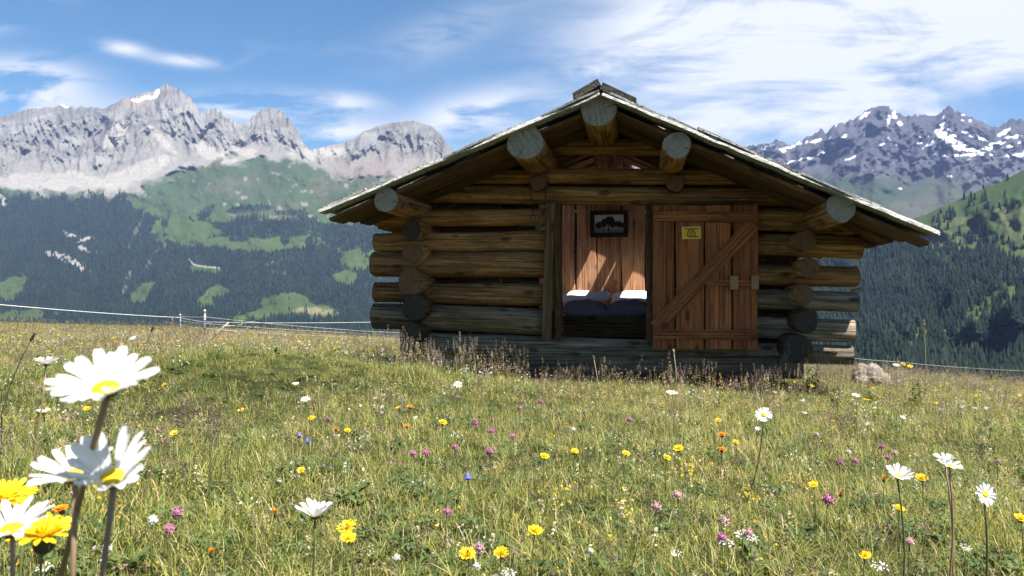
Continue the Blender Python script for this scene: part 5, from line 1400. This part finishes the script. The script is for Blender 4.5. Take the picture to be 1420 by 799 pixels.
for a in [(246,711,'pink clover standing beside the raised-petal daisy, upper of two',.022),(235,734,'duller pink clover below another one beside the raised-petal daisy',.018),(221,599,'pink clover next to the flat yellow hawkbit below the largest daisy',.02),(455,583,'pink clover between two blue bells and a yellow hawkbit',.024),(682,599,'brightest pink clover in the clump of pink below the doorway, upper one',.026),(631,621,'pink clover leading the row of pink below the door post',.024),(591,629,'pink clover in a pair close to the blue bell, brighter one',.022),(573,630,'faded pink clover in a pair towards the half-open daisy',.02),(679,627,'pink clover lowest in the clump of pink below the doorway',.026),(620,712,'dark pink clover bud on the near turf above a brown stalk',.018),(659,588,'pink clover spread wide at the top of the clump below the doorway',.03),(873,582,'dark pink clover alone in the turf below the door',.026),(750,558,'dull pink clover in the turf close below the doorway',.028),(721,567,'pink clover with white tip close below the doorway',.028),(711,606,'pale edge pink clover between the clump and the doorway clovers',.022),(1148,694,'brightest pink clover on the sunny side, below the orange bud',.028),(1165,642,'purple pink clover in a loose row on the sunny side, closest to the bedstraw',.026),(1186,640,'pink clover second in the loose row on the sunny side',.022),(1223,621,'purple clover at the top of the loose row on the sunny side',.022),(1231,636,'purple pink clover in the middle of the loose row on the sunny side',.02),(1001,747,'pink clover beside white umbels on the near turf',.02)]:
    clover(*a)
for a in [(1241,629,'faded clover last in the loose row on the sunny side',.022),(939,687,'dull rose clover on the near turf between umbels and bedstraw',.022),(910,704,'round pale pink clover on the near turf below the bedstraw',.022),(1004,724,'pale pink clover above the white umbels',.022),(1038,741,'faded clover touching the white umbels',.018),(664,762,'tall reddish faded clover bud at the bottom below the blue bell',.020),(1384,640,'faded clover beside the twin-headed daisy',.018),(1262,753,'faded clover at the bottom on the sunny side',.016)]:
    clover(*a, k='l')
for a in [(212,722,'white clover head left of the two pink clovers by the big daisies',.018),(148,764,'white clover head against the stem of the raised-petal daisy',.016),(550,777,'small white clover head at the bottom between hawkbits',.012),(661,789,'small white clover head at the bottom edge below the reddish bud',.012),(819,767,'small white clover head among broad leaves on the near turf',.010),(1177,628,'white clover head in front of the loose pink row',.018),(1133,603,'white clover head in mid turf above the loose pink row',.018),(955,545,'white clover head near the flat daisy in front of the door',.02),(795,596,'white clover head in mid turf below the bed',.016)]:
    clover(*a, k='w')
# umbels
def umbel_mesh(seed):
    rs = random.Random(seed); it=[]; fl=[petal_mesh(1,.8,m_wht2,s_,0,'floret') for s_ in range(2)]
    for i in range(34):
        r_ = math.sqrt(rs.random()); az = rs.uniform(0,6.28); it.append((rs.choice(fl), Matrix.Translation((math.cos(az)*r_, math.sin(az)*r_, .12*(1-r_*r_)+rs.uniform(-.05,.05))) @ Matrix.Rotation(az,4,'Z') @ Matrix.Scale(.26,4)))
    return join_meshes('flower_head', it)
UMB = [umbel_mesh(s_) for s_ in range(3)]
for i, a in enumerate([(1007,755,'white umbel below the pink clover on the near turf',.02),(1030,743,'white umbel, first of a flat-topped pair beside the faded clover',.022),(1043,747,'white umbel, second of a flat-topped pair beside the faded clover',.018),(939,768,'flat white umbel at the bottom below the dull rose clover',.014),(706,796,'white umbel cut by the bottom edge below the yellow hawkbit',.018),(1220,788,'white umbel at the bottom next to the greenish yellow bud',.022),(1340,761,'white umbel below the round outward-facing daisy',.016),(62,790,'white umbel at the bottom corner under the largest hawkbit',.018),(1113,556,'flat white umbel in mid turf towards the boulder',.03),(1160,551,'flat white umbel in mid turf below the boulder, lower one',.028)]):
    headed('white_umbel','umbel','white umbels in the meadow',a[0],a[1],a[2],'flower_head',UMB[i%3],a[3],.085,18,0,m_stem,.001)
# blue bells
bm_ = Blades()
mb = MB(); prof=[(.0,.0),(.28,.05),(.42,.3),(.46,.6),(.62,.95),(.8,1.1)]; sg_=10; v_=[]; f_=[]
for i,(r_,z_) in enumerate(prof):
    for k_ in range(sg_): 
        rr = r_*(1+(.18*math.cos(5*2*math.pi*k_/sg_) if i>3 else 0)); v_.append((math.cos(2*math.pi*k_/sg_)*rr, math.sin(2*math.pi*k_/sg_)*rr, .3-z_*1.4))
for i in range(len(prof)-1):
    for k_ in range(sg_): f_.append([i*sg_+k_, i*sg_+(k_+1)%sg_, (i+1)*sg_+(k_+1)%sg_, (i+1)*sg_+k_])
mb.add(v_,f_); BELL = mb.mesh('bell',[m_blue],True)
for a in [(415,601,'small blue bellflower in mid meadow, upper of a pair',.018),(426,610,'small blue bellflower in mid meadow, lower of a pair',.018),(648,659,'violet blue bellflower alone in the turf below the pink clovers',.02)]:
    headed('bellflower','bellflower','blue bellflowers',a[0],a[1],a[2],'bell',BELL,a[3],.09,-30,20,m_stem,.0008)
# bedstraw: tiny countless lemon flowers in frothy clumps
bl = Blades()
def froth(px, py, rx, n, h_=.09, col=(.62,.52,.06)):
    p = ground_at(px,py,h_)
    for _ in range(n):
        c_ = (p.x+random.gauss(0,rx), p.y+random.gauss(0,rx*1.2), p.z+h_+random.gauss(0,.012))
        bl.blobs(c_, (.004,.004,.004), 7, jit(col,.2), .0026)
        bl.blade((c_[0]+random.gauss(0,.01),c_[1]+random.gauss(0,.01),gz(c_[0],c_[1])), random.uniform(0,6), c_[2]-gz(c_[0],c_[1]), .0012, .02, .05, (.14,.16,.05))
for a in [(960,645,.028,34),(955,660,.016,14),(771,683,.02,20),(868,703,.014,12),(1037,675,.012,8),(1033,690,.018,12),(1110,670,.02,12),(1175,500,.10,40),(1090,505,.10,30)]: froth(*a)
o = link('yellow_bedstraw', bl.mesh('yellow_bedstraw', leaf_mat('bedstraw_froth',.25)), None); o['kind']='stuff'
# flowers scattered all over the far band of the meadow, nothing tells them apart
dot_y = [join_meshes('flower_head', rays(9,.1,.95,YRAY['y'],.4,s_,1)) for s_ in range(3)]; dot_w = [join_meshes('flower_head', rays(9,.12,.95,PETALS,.3,s_,1)) for s_ in range(2)]
def dots(name, cat, label, group, heads, n, sizes, region, hh=(.08,.17)):
    k_ = 0; tries = 0
    while k_ < n and tries < n*20:
        tries += 1; px, Y = region()
        x_ = (px-710)/F*Y; lx, ly = cabin_local(x_, Y)
        if -2.2 < lx < 2.9 and ly > -.3: continue
        if random.random() > .35 + .9*float(fbm(np.array([x_*.5+3]),np.array([Y*.3]),3,55)[0]): continue
        h_ = random.uniform(*hh)
        o = empty(name, (x_,Y,gz(x_,Y))); tag(o,label,cat,group)
        link('flower_head', random.choice(heads), o, mat4=Matrix.Translation((0,0,h_)) @ head_frame(random.uniform(5,40), random.uniform(-60,60)) @ Matrix.Scale(random.uniform(*sizes)/2,4))
        link('stem', stem_mesh(round(h_,1), .0012, m_stem, 1), o, mat4=Matrix.Diagonal((1,1,h_/round(h_,1),1)))
        k_ += 1
dots('yellow_flower','flower','tiny yellow flower dotting the far meadow band towards the white fence posts','yellow dots along the far meadow band',dot_y,240,(.03,.055),lambda:(random.uniform(-30,530), 22*math.sqrt(random.uniform(.12,1))))
dots('white_flower','flower','tiny white flower dotting the far meadow band towards the white fence posts','white dots along the far meadow band',dot_w,70,(.028,.045),lambda:(random.uniform(-30,520), 18*math.sqrt(random.uniform(.06,1))))
dots('yellow_flower','flower','tiny yellow flower by the meadow edge on the boulder side of the cabin','yellow dots on the boulder side',dot_y,26,(.02,.035),lambda:(random.uniform(1060,1440), random.uniform(4.5,9)))
dots('white_flower','flower','tiny white flower by the meadow edge on the boulder side of the cabin','white dots on the boulder side',dot_w,30,(.018,.03),lambda:(random.uniform(1040,1440), random.uniform(3,9)),(.06,.1))
# tall single grass spikes that stand out
def spike(pts_px, Y, label, col, r_=.0016, headr=.005, hl=.3):
    ps = [Vector(at(px,py,Y)) for px,py in pts_px]; b_ = ps[0]; g = gz(b_.x,b_.y); base = Vector((b_.x,b_.y,g))
    o = empty('grass_spike', base); tag(o,label,'grass stalk','tall grass spikes')
    mb = MB(); mb.tube([Vector((0,0,-.01))]+[p-base for p in ps], [r_]*(len(ps))+[r_*.7], 5); mt = plain('spike_stem',col,.8); link('stem', mb.mesh('stem',[mt],True), o)
    q_ = Blades(); tp = ps[-1]-base; pr = ps[-2]-base
    for i in range(16):
        u = 1-hl*i/16; c_ = pr.lerp(tp,u); q_.blobs(tuple(c_),(headr,headr,headr*1.6),4,jit(tuple(x*1.1 for x in col)),headr*.8)
    link('seed_head', q_.mesh('seed_head',MAT['blade']), o)
spike([(2,575),(14,535),(30,497),(48,463)],2.2,'long dark grass stalk leaning over at the picture edge behind the daisies',(.07,.055,.04),headr=.004)
spike([(200,486),(206,470),(212,455)],9,'dark grass stalk sticking up above the meadow edge behind the largest daisy',(.09,.07,.045),.003,.012)
spike([(938,520),(936,503),(934,485)],5.9,'pale straw grass spike upright in front of the door planks',(.42,.36,.22),.003,.008)
spike([(829,530),(826,512),(823,494)],5.8,'pale straw grass spike in front of the sill below the bed',(.36,.31,.2),.003,.007)
spike([(1284,510),(1283,480),(1281,446)],7.5,'tall pale grass plume standing against the wooded hill beyond the boulder',(.33,.29,.18),.003,.014,.6)
